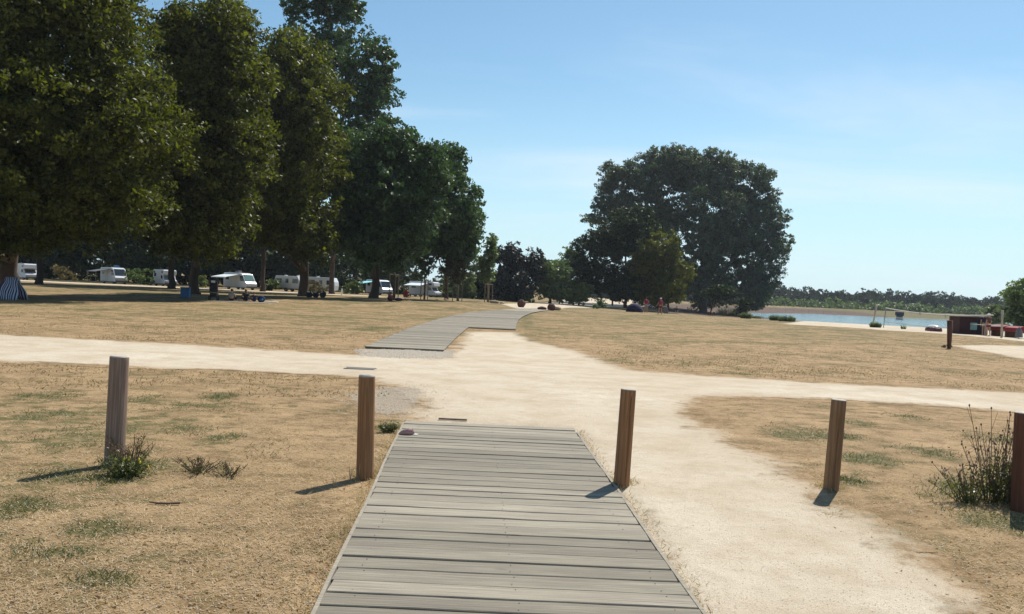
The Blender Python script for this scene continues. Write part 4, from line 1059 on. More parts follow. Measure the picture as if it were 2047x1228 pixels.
motorhome('white motorhome with a pale blue awning behind the picnic group', 480, 127, R(-36), 'sloped', awning=(4.0, 2.6, M_AWN), roofbox=-.6, glass=M_GREEN_GLASS)
motorhome('white van with a turquoise awning, right of the thick forked tree', 758, 140, R(-50), 'sloped', awning=(4.2, 3.2, M_AWNB), roofbox=-1.0, Ln=6.0)
motorhome('cream overcab motorhome with a pale awning at the end of the row', 850, 141, R(-26), 'over', awning=(3.6, 2.6, M_AWN), Ln=5.8, H=2.8)
def caravan(label, px, Y, rz, Ln=5.0):
    p = at_dist(px, Y); root = empty('caravan', p, rz); tag(root, label, 'caravan', 'camper vans and caravans on the pitches'); H = 2.45; hw = 1.1
    prof = [(-Ln / 2, .5), (-Ln / 2 - .05, 1.4), (-Ln / 2 + .25, H), (Ln / 2 - .4, H), (Ln / 2 - .05, 1.8), (Ln / 2, 1.2), (Ln / 2 - .1, .45)]
    MB().prism(prof, -hw, hw).build('body', M_WHITE, root, bevel=.08)
    for k, (a, b_) in enumerate(((-1.9, -.9), (-.2, .3), (1.0, 1.9))):
        window(root, [(a, -hw - .01, 2.0), (b_, -hw - .01, 2.0), (b_, -hw - .01, 1.35), (a, -hw - .01, 1.35)])
    MB().box((.7, -hw - .012, 1.3), (.55, .02, 1.6)).build('door', M_CREAM, root)
    for s_ in (-1, 1): wheel(root, -.1, s_ * (hw - .1), .3)
    MB().tube([(Ln / 2 - .3, -.4, .5), (Ln / 2 + 1.1, 0, .5), (Ln / 2 - .3, .4, .5)], .05, 6).build('drawbar', M_STEEL, root)
    MB().ell((-.8, 0, H + .03), (.3, .25, .12), 10, 6).build('roof_vent', M_WHITE, root, smooth=True)
    MB().ell((1.4, 0, H + .03), (.35, .3, .16), 10, 6).build('roof_vent', M_WHITE, root, smooth=True)
caravan('white caravan split in two by a tree trunk', 580, 130, R(-14), 4.4)
caravan('white caravan behind the tan bush with its drawbar to the right', 645, 130, R(-6), 4.6)
# silver car under the trees
p = at(1308, 616); car = empty('parked_car', p, R(15)); tag(car, 'silver car parked in the shade between two standing people', 'car')
MB().prism([(-2.1, .35), (-2.15, .85), (-1.6, .95), (-1.0, 1.4), (.3, 1.42), (1.0, .98), (1.9, .82), (2.1, .6), (2.1, .33)], -.85, .85).build('body', M_SILVER, car, bevel=.06)
for s_ in (-1, 1):
    window(car, [(-1.35, s_ * .86, .98), (-.95, s_ * .86, 1.32), (.25, s_ * .86, 1.34), (.8, s_ * .86, .98)], name='side_window')
    for x in (-1.35, 1.3): wheel(car, x, s_ * .78, .31)
window(car, [(.35, -.7, 1.4), (1.0, -.75, 1.02), (1.0, .75, 1.02), (.35, .7, 1.4)], name='windscreen')

# ------------------------------------------------------------------ people
def skin_obj(name, V, E, Rr, m, parent, root=0, sub=1):
    me = bpy.data.meshes.new(name); me.from_pydata([tuple(v) for v in V], E, []); me.materials.append(m)
    o = link(bpy.data.objects.new(name, me), parent)
    sk = o.modifiers.new('skin', 'SKIN'); sk.use_smooth_shade = True
    for i, sv in enumerate(me.skin_vertices[0].data):
        sv.radius = Rr[i] if isinstance(Rr[i], tuple) else (Rr[i], Rr[i]); sv.use_root = (i == root)
    sb = o.modifiers.new('sub', 'SUBSURF'); sb.levels = sub; sb.render_levels = sub
    return o
def person(label, base, rz, J, clothes, hair=None, cap=None, group='people in the park', loc=None):
    """J: dict of joints; front is -y"""
    root = empty('person', loc or at(*base), rz); tag(root, label, 'person', group)
    names = ['pelvis', 'waist', 'chest', 'neck', 'chin', 'brow', 'crown']
    V = [J[n] for n in names]; Rr = [(.15, .12), (.125, .10), (.16, .11), (.055, .055), (.075, .085), (.085, .10), (.05, .06)]
    E = [(i, i + 1) for i in range(6)]
    def add(chain, start, rads):
        prev = start
        for c, r in zip(chain, rads): V.append(c); Rr.append(r); E.append((prev, len(V) - 1)); prev = len(V) - 1
        return prev
    for s in ('l', 'r'):
        e = add([J['sh_' + s], J['el_' + s], J['wr_' + s]], 2, [.06, .042, .028])
        w = Vector(J['wr_' + s]); d = (w - Vector(J['el_' + s])).normalized(); side = d.cross(Vector((0, 1, .3))).normalized()
        palm = add([tuple(w + d * .07)], e, [.034])
        for k, ln in enumerate((.065, .08, .085, .075)):
            b = w + d * .08 + side * (.03 - .02 * k); add([tuple(b), tuple(b + d * ln + Vector((0, -.01, -.01)))], palm, [.011, .008])
        add([tuple(w + d * .035 + side * .045), tuple(w + d * .075 + side * .07)], e, [.012, .009])
        add([J['hip_' + s], J['kn_' + s], J['an_' + s], J['toe_' + s]], 0, [.095, .06, .04, .035])
    skin_obj('body', V, E, Rr, M_SKIN, root)
    for nm, mt, kind in clothes:
        if kind == 'top':
            V = [J['pelvis'], J['waist'], J['chest'], tuple(Vector(J['chest']).lerp(Vector(J['neck']), .5))]; Rr = [(.17, .135), (.15, .12), (.18, .13), (.10, .09)]; E = [(0, 1), (1, 2), (2, 3)]
            for s in ('l', 'r'):
                V += [J['sh_' + s], tuple(Vector(J['sh_' + s]).lerp(Vector(J['el_' + s]), .6))]; Rr += [.078, .066]; E += [(2, len(V) - 2), (len(V) - 2, len(V) - 1)]
            skin_obj(nm, V, E, Rr, mt, root)
        else:
            f = .55 if kind == 'shorts' else .95
            V = [tuple(Vector(J['pelvis']) + Vector((0, 0, .06))), J['pelvis']]; Rr = [(.16, .13), (.175, .14)]; E = [(0, 1)]
            for s in ('l', 'r'):
                V += [J['hip_' + s], tuple(Vector(J['hip_' + s]).lerp(Vector(J['kn_' + s]), f))]; Rr += [.115, .09]; E += [(1, len(V) - 2), (len(V) - 2, len(V) - 1)]
                if kind == 'trousers': V.append(J['kn_' + s]); Rr.append(.08); E.append((len(V) - 2, len(V) - 1)); V.append(tuple(Vector(J['kn_' + s]).lerp(Vector(J['an_' + s]), .9))); Rr.append(.06); E.append((len(V) - 2, len(V) - 1))
            skin_obj(nm, V, E, Rr, mt, root)
    br = Vector(J['brow'])
    for s in (-1, 1):
        MB().ell(tuple(br + Vector((s * .033, -.092, -.01))), (.011, .008, .007), 8, 5).build('eye', M_BLACK, root, smooth=True)
    MB().ell(tuple(br + Vector((0, -.103, -.04))), (.012, .018, .022), 8, 5).build('nose', M_SKIN, root, smooth=True)
    if hair:
        mt, ln = hair; mb = MB(); mb.ell(tuple(br + Vector((0, .02, .035))), (.10, .11, .10), 12, 8)
        if ln: mb.ell(tuple(br + Vector((0, .07, -.12))), (.085, .05, .19), 10, 7)
        mb.build('hair', mt, root, smooth=True)
    if cap:
        mb = MB(); mb.ell(tuple(br + Vector((0, 0, .06))), (.108, .12, .075), 12, 8); mb.ell(tuple(br + Vector((0, -.13, .035))), (.08, .08, .012), 12, 4); mb.build('cap', cap, root, smooth=True)
    return root
STAND = dict(pelvis=(0, 0, .93), waist=(0, 0, 1.08), chest=(0, 0, 1.32), neck=(0, 0, 1.47), chin=(0, -.01, 1.53), brow=(0, -.01, 1.62), crown=(0, 0, 1.70),
             sh_l=(.19, 0, 1.40), el_l=(.25, .02, 1.12), wr_l=(.26, -.06, .88), sh_r=(-.19, 0, 1.40), el_r=(-.25, .02, 1.12), wr_r=(-.26, -.06, .88),
             hip_l=(.10, 0, .88), kn_l=(.11, -.03, .48), an_l=(.12, .02, .08), toe_l=(.13, -.15, .04), hip_r=(-.10, 0, .88), kn_r=(-.11, .02, .48), an_r=(-.11, .08, .08), toe_r=(-.12, -.09, .04))
SIT = dict(pelvis=(0, 0, .12), waist=(0, -.01, .27), chest=(0, -.05, .50), neck=(0, -.08, .65), chin=(0, -.10, .71), brow=(0, -.10, .80), crown=(0, -.09, .88),
           sh_l=(.19, -.06, .57), el_l=(.27, -.16, .33), wr_l=(.16, -.36, .30), sh_r=(-.19, -.06, .57), el_r=(-.27, -.16, .33), wr_r=(-.16, -.36, .30),
           hip_l=(.10, -.05, .12), kn_l=(.22, -.40, .34), an_l=(.10, -.62, .07), toe_l=(.10, -.76, .05), hip_r=(-.10, -.05, .12), kn_r=(-.22, -.40, .34), an_r=(-.10, -.62, .07), toe_r=(-.10, -.76, .05))
J1 = dict(STAND); J1.update(el_l=(.30, -.06, 1.15), wr_l=(.36, -.2, .95), kn_l=(.13, -.10, .49), an_l=(.14, -.16, .08), toe_l=(.15, -.34, .04))
person('person in a pink red top, dark red shorts and a white cap', (1320, 629), R(-150), J1, [('shirt', M_PINK, 'top'), ('shorts', M_RED, 'shorts')], cap=M_CAP)
p = at(1330, 628.5); m = MB()
for i in range(9):
    m.poly([(-.2 + i * .045, 0, .75), (-.2 + (i + 1) * .045, 0, .75), (-.14 + (i + 1) * .055, .03, .02), (-.14 + i * .055, .03, .02)], i % 2)
    m.poly([(-.2 + i * .045, .16, .75), (-.14 + i * .055, .22, .02), (-.14 + (i + 1) * .055, .22, .02), (-.2 + (i + 1) * .045, .16, .75)], i % 2)
for s_ in (0, 8): m.poly([(-.2 + (s_ + (s_ > 0)) * .045, 0, .75), (-.2 + (s_ + (s_ > 0)) * .045, .16, .75), (-.14 + (s_ + (s_ > 0)) * .055, .22, .02), (-.14 + (s_ + (s_ > 0)) * .055, .03, .02)], 1)
o = m.build('striped_bag', [M_BEIGE, M_PURP], None, loc=p + Vector((0, 0, .06))); tag(o, 'purple and white striped bag held by the person in the white cap', 'bag')
J2 = dict(STAND); J2.update(el_l=(.30, 0, 1.2), wr_l=(.15, -.15, 1.05), el_r=(-.30, 0, 1.2), wr_r=(-.15, -.15, 1.05))
person('person with a faded red top and bare legs left of the silver car', (1291, 626), R(170), J2, [('shirt', M_PINK, 'top'), ('shorts', M_BEIGE, 'shorts')], hair=(M_HAIRD, False))
J3 = dict(SIT)
p = at(1352, 626)
person('person in dark clothes seated right of the white capped figure', None, R(20), SIT, [('shirt', M_GREY, 'top'), ('trousers', M_BLACK, 'trousers')], hair=(M_HAIRB, False), loc=p + Vector((0, 0, .38)))
ch = empty('folding_chair', p, R(20)); tag(ch, 'low folding chair under the seated person in the shade', 'chair')
MB().box((0, -.1, .40), (.5, .5, .03)).build('seat', M_CAP, ch); MB().box((0, .2, .7), (.5, .04, .5)).build('backrest', M_GREY, ch)
for x in (-.24, .24):
    for y_ in (-.32, .2): MB().tube([(x, y_, 0), (x, -y_ * .3, .40)], .015, 6).build('leg', M_CAP, ch)
# beach tent
p = at(1268, 624); m = MB(); m.ell((0, 0, 0), (1.0, .9, 1.05), 14, 8); m.v = [(x, y_, max(z, 0)) for x, y_, z in m.v]
o = m.build('beach_tent', M_PURP, None, smooth=True, loc=p); tag(o, 'low dark blue dome tent under the lime tree', 'tent')
# posts and bins under the trees
p = at(1224, 611); o = MB().box((0, 0, .5), (.35, .35, 1.05)).build('waste_bin', M_B_DARK, None, bevel=.03, loc=p); tag(o, 'short square brown bin post beside the road', 'bin')
for i, px in enumerate((1417, 1427)):
    p = at(px, 631); rt = empty('waste_bin', p); tag(rt, ['dark slatted bin against the thin lakeside tree', 'dark slatted bin just right of the thin lakeside tree'][i], 'bin', 'bins by the thin tree')
    MB().tube([(0, 0, .1), (0, 0, .62)], .2, 12).build('drum', M_B_DARK, rt)
    MB().tube([(0, 0, .62), (0, 0, .66)], .215, 12).build('rim', M_BLACK, rt); 
    for s_ in (-1, 1): MB().tube([(.16 * s_, 0, -.02), (.16 * s_, 0, .5)], .02, 6).build('leg', M_WOODP, rt)

# picnic group on the left
p = at(470, 604); m = MB()
bl = MB(); bl.box((0, 0, .01), (5.4, 1.2, .02)); o = bl.build('picnic_blanket', M_BEIGE, None, loc=p); tag(o, 'long pale picnic blanket under the seated group', 'blanket')
person('seated person with dark tied hair and a pale top, back to the camera', None, R(172), SIT, [('shirt', M_BEIGE, 'top'), ('trousers', M_BLACK, 'trousers')], hair=(M_HAIRD, False), loc=at(462, 602.5) + Vector((0, 0, .02)))
person('seated person with long auburn hair and a dark skirt', None, R(200), SIT, [('shirt', M_BLACK, 'top'), ('trousers', M_PURP, 'trousers')], hair=(M_HAIRB, True), loc=at(491, 603) + Vector((0, 0, .02)))
sc = person('small child in a patterned top sitting beside a blue backpack', None, R(205), SIT, [('shirt', M_PURP, 'top'), ('trousers', M_NAVY, 'trousers')], hair=(M_HAIRB, False), loc=at(508, 603.5) + Vector((0, 0, .02))); sc.scale = (.8, .8, .8)
p = at(522, 604); rt = empty('backpack', p); tag(rt, 'bright blue backpack at the right end of the picnic', 'backpack')
MB().ell((0, 0, .23), (.30, .18, .26), 14, 10).build('main_bag', M_NAVY, rt, smooth=True); MB().ell((.05, -.15, .16), (.17, .09, .13), 12, 8).build('front_pocket', M_BLUE, rt, smooth=True)
o = MB().box((0, 0, .02), (1.1, .6, .04)).build('towel', M_CAP, None, loc=at(541, 604)); tag(o, 'pale folded towel on the grass right of the blue backpack', 'towel')
p = at(370.5, 596); rt = empty('cool_box', p, R(5)); tag(rt, 'upright blue cool box at the foot of a tree', 'cool box')
MB().box((0, 0, .38), (.66, .5, .76)).build('body', M_BLUE, rt, bevel=.04); MB().box((0, 0, .80), (.7, .54, .08)).build('lid', M_BLUE, rt, bevel=.02); MB().tube([(-.25, 0, .84), (-.25, 0, .93), (.25, 0, .93), (.25, 0, .84)], .015, 6).build('handle', M_CREAM, rt)
# pushchair
p = at(427, 601); rt = empty('pushchair', p, R(190)); tag(rt, 'black hooded pushchair standing left of the picnic group', 'pushchair')
m = MB(); m.ell((0, 0, 1.35), (.36, .42, .42), 14, 10); m.v = [(x, y_, max(z, 1.22)) for x, y_, z in m.v]; m.build('hood', M_BLACK, rt, smooth=True)
MB().box((0, .05, .95), (.55, .45, .6)).build('seat', M_BLACK, rt, bevel=.1); MB().box((0, .43, 1.42), (.28, .03, .16)).build('hood_window', M_CREAM, rt)
MB().box((0, 0, .42), (.5, .6, .28)).build('basket', M_BLACK, rt, bevel=.05)
for x in (-.3, .3):
    MB().tube([(x, .42, 1.45), (x, .2, .9), (x, -.35, .2)], .02, 6).build('frame', M_GREY, rt)
    for y_ in (-.35, .35): MB().tube([(x - .03, y_, .18), (x + .03, y_, .18)], .18, 14).build('wheel', M_TYRE, rt)
MB().tube([(-.3, .42, 1.45), (.3, .42, 1.45)], .022, 6).build('handle', M_GREY, rt)
# bags by the big tree
for i, (px, lab) in enumerate(((618, 'dark bag with a pale tag nearest the thick trunk'), (631, 'dark bag in the middle of the three by the trunk'), (645, 'tallest dark bag at the right end of the row by the trunk'))):
    rt = empty('holdall', at(px, 595)); tag(rt, lab, 'bag', 'dark bags on the shaded grass')
    MB().ell((0, 0, .28 + .06 * (i == 2)), (.36, .25, .30 + .08 * (i == 2)), 12, 8, bump=.1, seed=i).build('bag', M_BLACK, rt, smooth=True)
    MB().tube([(-.15, 0, .5), (-.08, 0, .66), (.08, 0, .66), (.15, 0, .5)], .02, 6).build('strap', M_GREY, rt); MB().box((-.05, -.12, .56), (.22, .16, .08)).build('tag', M_CAP, rt)
# red group right of the forked tree
person('person in dark green seated on the red chair right of the stakes', None, R(150), SIT, [('shirt', M_BLACK, 'top'), ('trousers', M_BLACK, 'trousers')], hair=(M_HAIRD, False), loc=at(812, 602) + Vector((0, 0, .42)))
person('person in a red top sitting low on the grass by the stake frame', None, R(200), SIT, [('shirt', M_RED, 'top'), ('trousers', M_PURP, 'trousers')], hair=(M_HAIRD, False), loc=at(781, 602.5))
rt = empty('red_chair', at(812, 602), R(150)); tag(rt, 'red camping chair in the shade right of the stakes', 'chair')
MB().box((0, -.12, .42), (.55, .5, .05)).build('seat', M_RED, rt); MB().box((0, .17, .75), (.55, .05, .6)).build('backrest', M_RED, rt)
for x in (-.25, .25):
    for y_ in (-.3, .18): MB().tube([(x, y_, 0), (-x * .8, y_, .42)], .018, 6).build('leg', M_STEEL, rt)
rt = empty('picnic_cushion', at(797, 602)); tag(rt, 'dark blanket roll with a white packet on it between the two seated figures', 'blanket roll')
MB().ell((0, 0, .16), (.5, .25, .17), 14, 8).build('roll', M_PURP, rt, smooth=True); MB().box((-.1, 0, .36), (.24, .14, .1)).build('packet', M_CAP, rt)
# striped windbreak at the left edge
p = at(22, 599); rt = empty('striped_beach_shelter', p); tag(rt, 'blue and white striped beach shelter at the left edge', 'beach shelter')
k = p.y / FPX; x0, x1 = -20 * k, 22 * k; H = 45 * k; ns_ = 16
for f_ in range(2):
    m = MB()
    for i in range(ns_):
        a, b_ = i / ns_, (i + 1) / ns_
        def P_(u, v): 
            xt = (-12 + 24 * u) * k; xb = x0 + (x1 - x0) * u + 2 * k
            return ((xt * v + xb * (1 - v) ) + .04 * math.sin(v * 9 + u * 5), (-.55 + .55 * v) * (1 if f_ == 0 else -1) + .03 * math.sin(u * 14), H * v ** .9 + .0)
        for j in range(6): m.poly([P_(a, j / 6), P_(b_, j / 6), P_(b_, (j + 1) / 6), P_(a, (j + 1) / 6)], i % 2)
    o = m.build('panel', [M_NAVY, mat('pale_stripe%d' % f_, (.42, .44, .52), .9)], rt, smooth=True)
    md = o.modifiers.new('thick', 'SOLIDIFY'); md.thickness = .012
for sx in (-11, 12): MB().tube([(sx * k * 1.7, -.5, 0), (sx * k, 0, H)], .015, 6).build('pole', M_STEEL, rt)
# little white markers by the lane
for i, (px, py) in enumerate(((289, 568), (683, 590))):
    o = MB().tube([(0, 0, 0), (0, 0, .85), (0, 0, .92)], [.09, .09, .06], 10).build('marker_post', M_CAP, None, loc=at(px, py)); tag(o, ['short white marker post by the green bush right of the second camper', 'short white marker post beside the caravan drawbar'][i], 'marker post', 'white marker posts at the pitches')
# sunshade far left
p = at(1, 566); rt = empty('parasol', p); tag(rt, 'small teal parasol at the left edge of the frame', 'parasol')
MB().tube([(0, 0, 0), (0, 0, 2.0)], .03, 6).build('pole', M_STEEL, rt); MB().tube([(0, 0, 1.65), (0, 0, 2.0)], [.32, .05], 12).build('canopy', mat('teal_cloth', (.03, .22, .20), .9), rt)

# ------------------------------------------------------------------ beach things
def pole(label, base, top, r, m, name='net_pole'):
    p = at(*base); q = proj_point(*top, p.y); o = MB().tube([(0, 0, -.1), tuple(q - p)], r, 8).build(name, m, None, smooth=True, loc=p); tag(o, label, 'pole', 'poles of the beach volleyball nets'); return p, q
a1, b1 = pole('leaning pale wooden pole at the left end of the beach', (1744, 653), (1753, 608), .08, M_WOODP)
a2, b2 = pole('thin grey net pole right of the leaning one', (1766, 655), (1771, 616), .04, M_STEEL)
a3, b3 = pole('white pole just left of the red hut, behind the dark post', (1902, 665), (1904, 641), .07, M_CAP)
a4, b4 = pole('white pole in front of the red hut', (1923, 667.5), (1926, 638), .06, M_CAP)
a5, b5 = pole('tall pale pole between the willow bush and the red shelter', (2002, 675), (2004, 620), .07, M_WOODP)
rt = empty('volleyball_net', a2); tag(rt, 'long slack volleyball net strung from the thin pole across to the hut', 'net')
def rope(pa, pb, sag, r, name, nseg=14):
    pa, pb = Vector(pa), Vector(pb); pts = [pa.lerp(pb, i / nseg) - Vector((0, 0, sag * 4 * (i / nseg) * (1 - i / nseg))) - a2 for i in range(nseg + 1)]
    MB().tube(pts, r, 5).build(name, M_ROPE, rt)
e1 = proj_point(1990, 631, a5.y); s1 = proj_point(1771, 616, a2.y)
rope(s1, proj_point(1986, 630.5, a5.y), .25, .055, 'top_band'); rope(proj_point(1769, 635, a2.y), proj_point(1918, 641, a4.y), .0, .03, 'bottom_cord')
rope(proj_point(1770, 643, a2.y), proj_point(1896, 655, a4.y), .08, .028, 'bottom_cord'); rope(proj_point(1928, 647.5, a4.y), proj_point(2002, 648.5, a5.y), .05, .025, 'side_cord')
for px, y0, y1 in ((1839, 624, 631), (1890, 629, 635)): rope(proj_point(px, y0, a4.y), proj_point(px, y1, a4.y), 0, .05, 'strap', 2)
# short dark post with scrub at its foot
p = at(1897, 697); q = proj_point(1899, 641, p.y)
o = MB().tube([(0, 0, -.1), (0, 0, .35), tuple(q - p)], [.07, .095, .12], 10).build('wooden_post', M_B_DARK, None, smooth=True, loc=p); tag(o, 'short dark wooden post standing at the corner of the bare sand patch', 'post')
bush('low brown scrub round the foot of the short dark post', 1897, [(1897, 694, 8, 5)], 'tan', 16, p.y, size=.09, seed=95, per=40, cr=.12)
# hut
p = at_dist(1934, 86); p = at(1934, 668); k = p.y / FPX; hut = empty('beach_hut', p, R(-8)); tag(hut, 'small red brown wooden hut with a pale panel and flat roof', 'hut')
w_, d_, h_ = 52 * k, 2.0, 34 * k
MB().box((0, 0, h_ * .5), (w_, d_, h_)).build('wall', M_HUT, hut)
for i in range(11): MB().box((0, -d_ / 2 - .012, h_ * (i + .5) / 11), (w_, .024, h_ / 11 - .015)).build('plank', M_HUT, hut)
MB().box((0, 0, h_ + .05), (w_ + .3, d_ + .4, .09)).build('roof', M_GREY, hut, bevel=.01)
MB().box((-.0, -d_ / 2 - .05, h_ * .48), (12 * k, .05, 14 * k)).build('window_shutter', M_HUTL, hut)
MB().box((12 * k, -d_ / 2 - .045, h_ * .45), (16 * k, .04, h_ * .86)).build('door', M_BLACK, hut)
# pedal boat like craft at the waterline
p = at(1866, 662.5); bt = empty('pedal_boat', p); tag(bt, 'small beached boat with a glossy white cover and dark red sides', 'boat'); k = p.y / FPX
MB().box((0, 0, 4 * k), (20 * k, 1.4, 8 * k), taper=.9).build('hull', mat('maroon_paint', (.12, .02, .04), .5), bt, bevel=.08)
MB().ell((0, 0, 8 * k), (9 * k, .8, 5 * k), 16, 8).build('cover', M_WHITE, bt, smooth=True)
for s_ in (-1, 1): MB().tube([(s_ * 9 * k, 0, 7 * k), (s_ * 12 * k, 0, 6 * k)], .05, 6).build('handle', M_BLACK, bt)
# people and red shelter near the water
person('person in a dark top standing right of the hut', (1967, 671), R(150), STAND, [('shirt', M_PURP, 'top'), ('shorts', M_BEIGE, 'shorts')], hair=(M_HAIRD, False), group='people on the beach')
person('person with a white cap and a dark red towel on the beach', (1975, 672), R(200), STAND, [('shirt', M_B_DARK, 'top'), ('shorts', M_RED, 'shorts')], cap=M_CAP, group='people on the beach')
for o in list(bpy.data.objects):
    if o.name.startswith('person') and o.get('group') == 'people on the beach': o.scale = (.92,) * 3
p = at(1998, 673); rt = empty('picnic_table', p, R(-26)); tag(rt, 'low pale trestle table on the sand before the willow bush', 'table')
MB().box((0, .4, .72), (2.2, .7, .06)).build('tabletop', M_CREAM, rt)
for x in (-.9, .9):
    for y_ in (.12, .68): MB().box((x, y_, .345), (.07, .07, .69)).build('leg', M_WOODP, rt)
def canopy(label, px, py, w, h, name='red_shelter'):
    p = at(px, py); rt = empty(name, p); tag(rt, label, 'shelter', 'red shelters at the waterside'); k = p.y / FPX; W_, H_ = w * k, h * k
    m = MB(); m.prism([(-W_ / 2, H_ * .55), (-W_ / 2 * .9, H_ * .85), (0, H_), (W_ / 2 * .9, H_ * .85), (W_ / 2, H_ * .55), (W_ / 2 * .9, H_ * .5), (-W_ / 2 * .9, H_ * .5)], 0, 1.6); m.build('canopy', M_RED, rt, bevel=.05)
    for x in (-W_ * .42, W_ * .42):
        for y_ in (.1, 1.5): MB().tube([(x, y_, 0), (x, y_, H_ * .55)], .03, 6).build('leg', M_STEEL, rt)
    m = MB().box((0, 1.5, H_ * .28), (W_ * .9, .05, H_ * .56)); m.build('back_wall', M_B_DARK, rt)
canopy('red shelter between the tall pale pole and the dark tree', 2017, 674, 26, 24)
canopy('red shelter cut off by the right edge of the frame', 2046, 677, 26, 24)
p = at(2031, 677); rt = empty('windbreak', p); tag(rt, 'grey striped folded parasol between the two red shelters', 'parasol'); k = p.y / FPX
MB().tube([(0, -.3, .1), (0, -.3, 14 * k), (0, -.3, 22 * k)], [7 * k, 6 * k, 2 * k], 12).build('canopy', M_GREY, rt); MB().tube([(0, -.3, 0), (0, -.3, 24 * k)], .03, 6).build('pole', M_STEEL, rt)
# dark shape out on the lake
p0 = proj_point(1798, 634, 250); rt = empty('lake_tower', (p0.x, 250, LAKE_Z)); tag(rt, 'small dark intake tower standing in the lake', 'tower')
MB().box((0, 0, .5), (1.5, 1.2, 1.2)).build('base', M_GREY, rt); MB().box((0, 0, 1.6), (2.0, 1.6, 1.1)).build('cabin', M_PURP, rt, bevel=.05)
# rail on the dam
for seg, (xa, xb) in enumerate(((1540, 1690),)):
    pa, pb = at_dist(xa, 285), at_dist(xb, 300)
    rt = empty('bank_railing', pa); tag(rt, 'low dark railing along the top of the far bank', 'railing')
    d = pb - pa; MB().tube([(0, 0, .9), tuple(d + Vector((0, 0, .9)))], .06, 5).build('handrail', M_GREY, rt)
    for i in range(11): v = d * (i / 10); MB().tube([tuple(v), tuple(v + Vector((0, 0, .9)))], .05, 5).build('post', M_GREY, rt)

# ------------------------------------------------------------------ weeds close by
def weed(name, label, base, H, nst, spread, kind_leaf, leaves, lsize, stem_m, buds=None, seed=1, budm=None, bare=.5):
    p = at(*base); root = empty(name, p); tag(root, label, 'weed'); rr = random.Random(seed); st = MB(); C = []; B = MB()
    for i in range(nst):
        a = rr.uniform(0, 6.28); r = rr.random() ** .7 * spread; h = H * rr.uniform(.45, 1.0)
        b0 = Vector((math.cos(a) * r * .3, math.sin(a) * r * .3, 0)); t_ = Vector((math.cos(a) * r, math.sin(a) * r * .7, h)); mid = b0.lerp(t_, .5) + Vector((rr.uniform(-.02, .02), rr.uniform(-.02, .02), h * .06))
        st.tube([b0, mid, t_], [.004, .003, .0018], 5, cap=False)
        for q in range(rr.randint(2, 4)):
            s_ = mid.lerp(t_, rr.uniform(0, .8)); e = s_ + Vector((rr.uniform(-.10, .10), rr.uniform(-.08, .08), rr.uniform(.05, .16))) * (H / .8)
            st.tube([s_, e], [.002, .0012], 4, cap=False)
            if buds and rr.random() < buds: B.ell(tuple(e), (.007, .007, .01), 6, 4)
        for q in range(leaves):
            f = rr.random() * bare; c = b0.lerp(mid, min(1, f * 2)) if f < .5 else mid.lerp(t_, (f - .5) * 2); C.append(tuple(c))
        if buds and rr.random() < max(buds * 2, .12): B.ell(tuple(t_), (.008, .008, .012), 6, 4)
    st.build('stems', stem_m, root); C = np.array(C)
    leaf_cloud('leaves', C, np.full(len(C), .02 + spread * .12), 6, lsize, ML[kind_leaf], root, aspect=.35)
    if B.v: B.build('buds', budm or M_TWIG, root)['kind'] = 'stuff'
    return root
M_YEL = mat('yellow_petals', (.75, .55, .03), .8)
weed('tall_weed', 'tall dry branching weed with seed heads in front of the dark bollard', (1985, 1000), .83, 24, .30, 'grass', 9, .03, M_TWIG, .5, 3, bare=.55)
weed('tall_weed', 'shorter leafier weed at the foot of the dark bollard', (2015, 1010), .5, 26, .26, 'grass', 14, .032, M_TWIG, .2, 8, bare=.8)
weed('tall_weed', 'low spreading weed on the camera side of the tall dry one', (1940, 1005), .32, 24, .34, 'grass', 9, .03, M_TWIG, .3, 9, bare=.8)
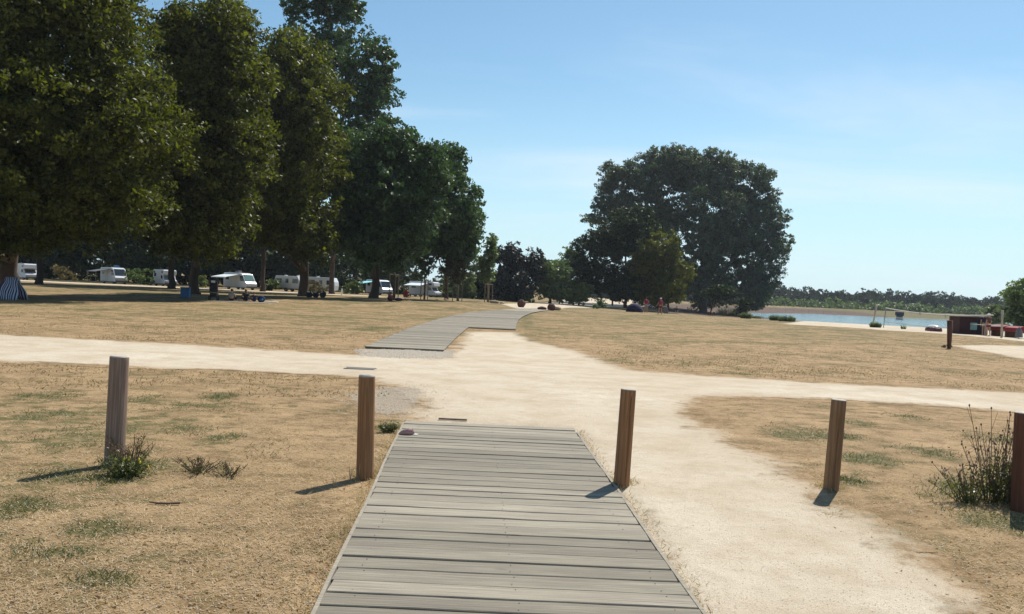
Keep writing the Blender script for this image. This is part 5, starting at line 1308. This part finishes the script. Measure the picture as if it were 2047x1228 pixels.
weed('flowering_weed', 'dense green weed with a few yellow flowers at the greyed bollard', (254, 952), .17, 46, .24, 'grass', 11, .024, ML['grass'], .03, 4, budm=M_YEL, bare=.95)
weed('dry_weed', 'rusty dry weed stems rising behind the yellow flowered one', (256, 938), .28, 34, .22, 'tan', 6, .02, M_TWIG, None, 5, bare=1.0)
weed('dry_weed', 'grey wiry weed sprawling on the soil right of the greyed bollard', (395, 945), .13, 34, .26, 'grass', 4, .018, M_TWIG, None, 6, bare=.9)
weed('dry_weed', 'small wiry weed to the right of the sprawling one', (456, 950), .11, 16, .18, 'grass', 4, .018, M_TWIG, None, 7, bare=.9)
weed('dry_weed', 'small clump of grass stems right of the reddish bollard', (775, 864), .10, 26, .13, 'grass', 8, .025, M_TWIG, None, 10, bare=1.0)
for i, (px, py, h) in enumerate(((700, 960, .12), (716, 960, .14), (742, 956, .09), (668, 975, .1))):
    p = at(px, py); m = MB(); rr = random.Random(i)
    for q in range(6): m.tube([(0, 0, 0), (rr.uniform(-.03, .03), rr.uniform(-.03, .03), h * rr.uniform(.6, 1))], [.0018, .0008], 4)
    o = m.build('grass_tuft', ML['straw'], None, loc=p); tag(o, ['upright straw tuft in the shadow left of the reddish bollard', 'straw tuft touching the left of the reddish bollard', 'short straw tuft at the right foot of the reddish bollard', 'straw tuft half way along the reddish bollard shadow'][i], 'grass tuft')

hzm = bpy.data.materials.new('haze_air'); hzm.use_nodes = True; t = hzm.node_tree; t.nodes.clear()
v = N(t, 'ShaderNodeVolumePrincipled'); v.inputs['Color'].default_value = (.80, .88, 1, 1); v.inputs['Density'].default_value = .00014; v.inputs['Anisotropy'].default_value = .3
o_ = N(t, 'ShaderNodeOutputMaterial'); L(t, v.outputs[0], o_.inputs['Volume'])
hb = MB().box((0, 700, 24), (2600, 1500, 60)); hb = hb.build('haze', hzm); tag(hb, 'thin summer haze over the park and lake', kind='stuff')
SC.cycles.volume_bounces = 0
SC.cycles.max_bounces = 6
SC.cycles.diffuse_bounces = 1
SC.cycles.transparent_max_bounces = 4
SC.cycles.use_denoising = True
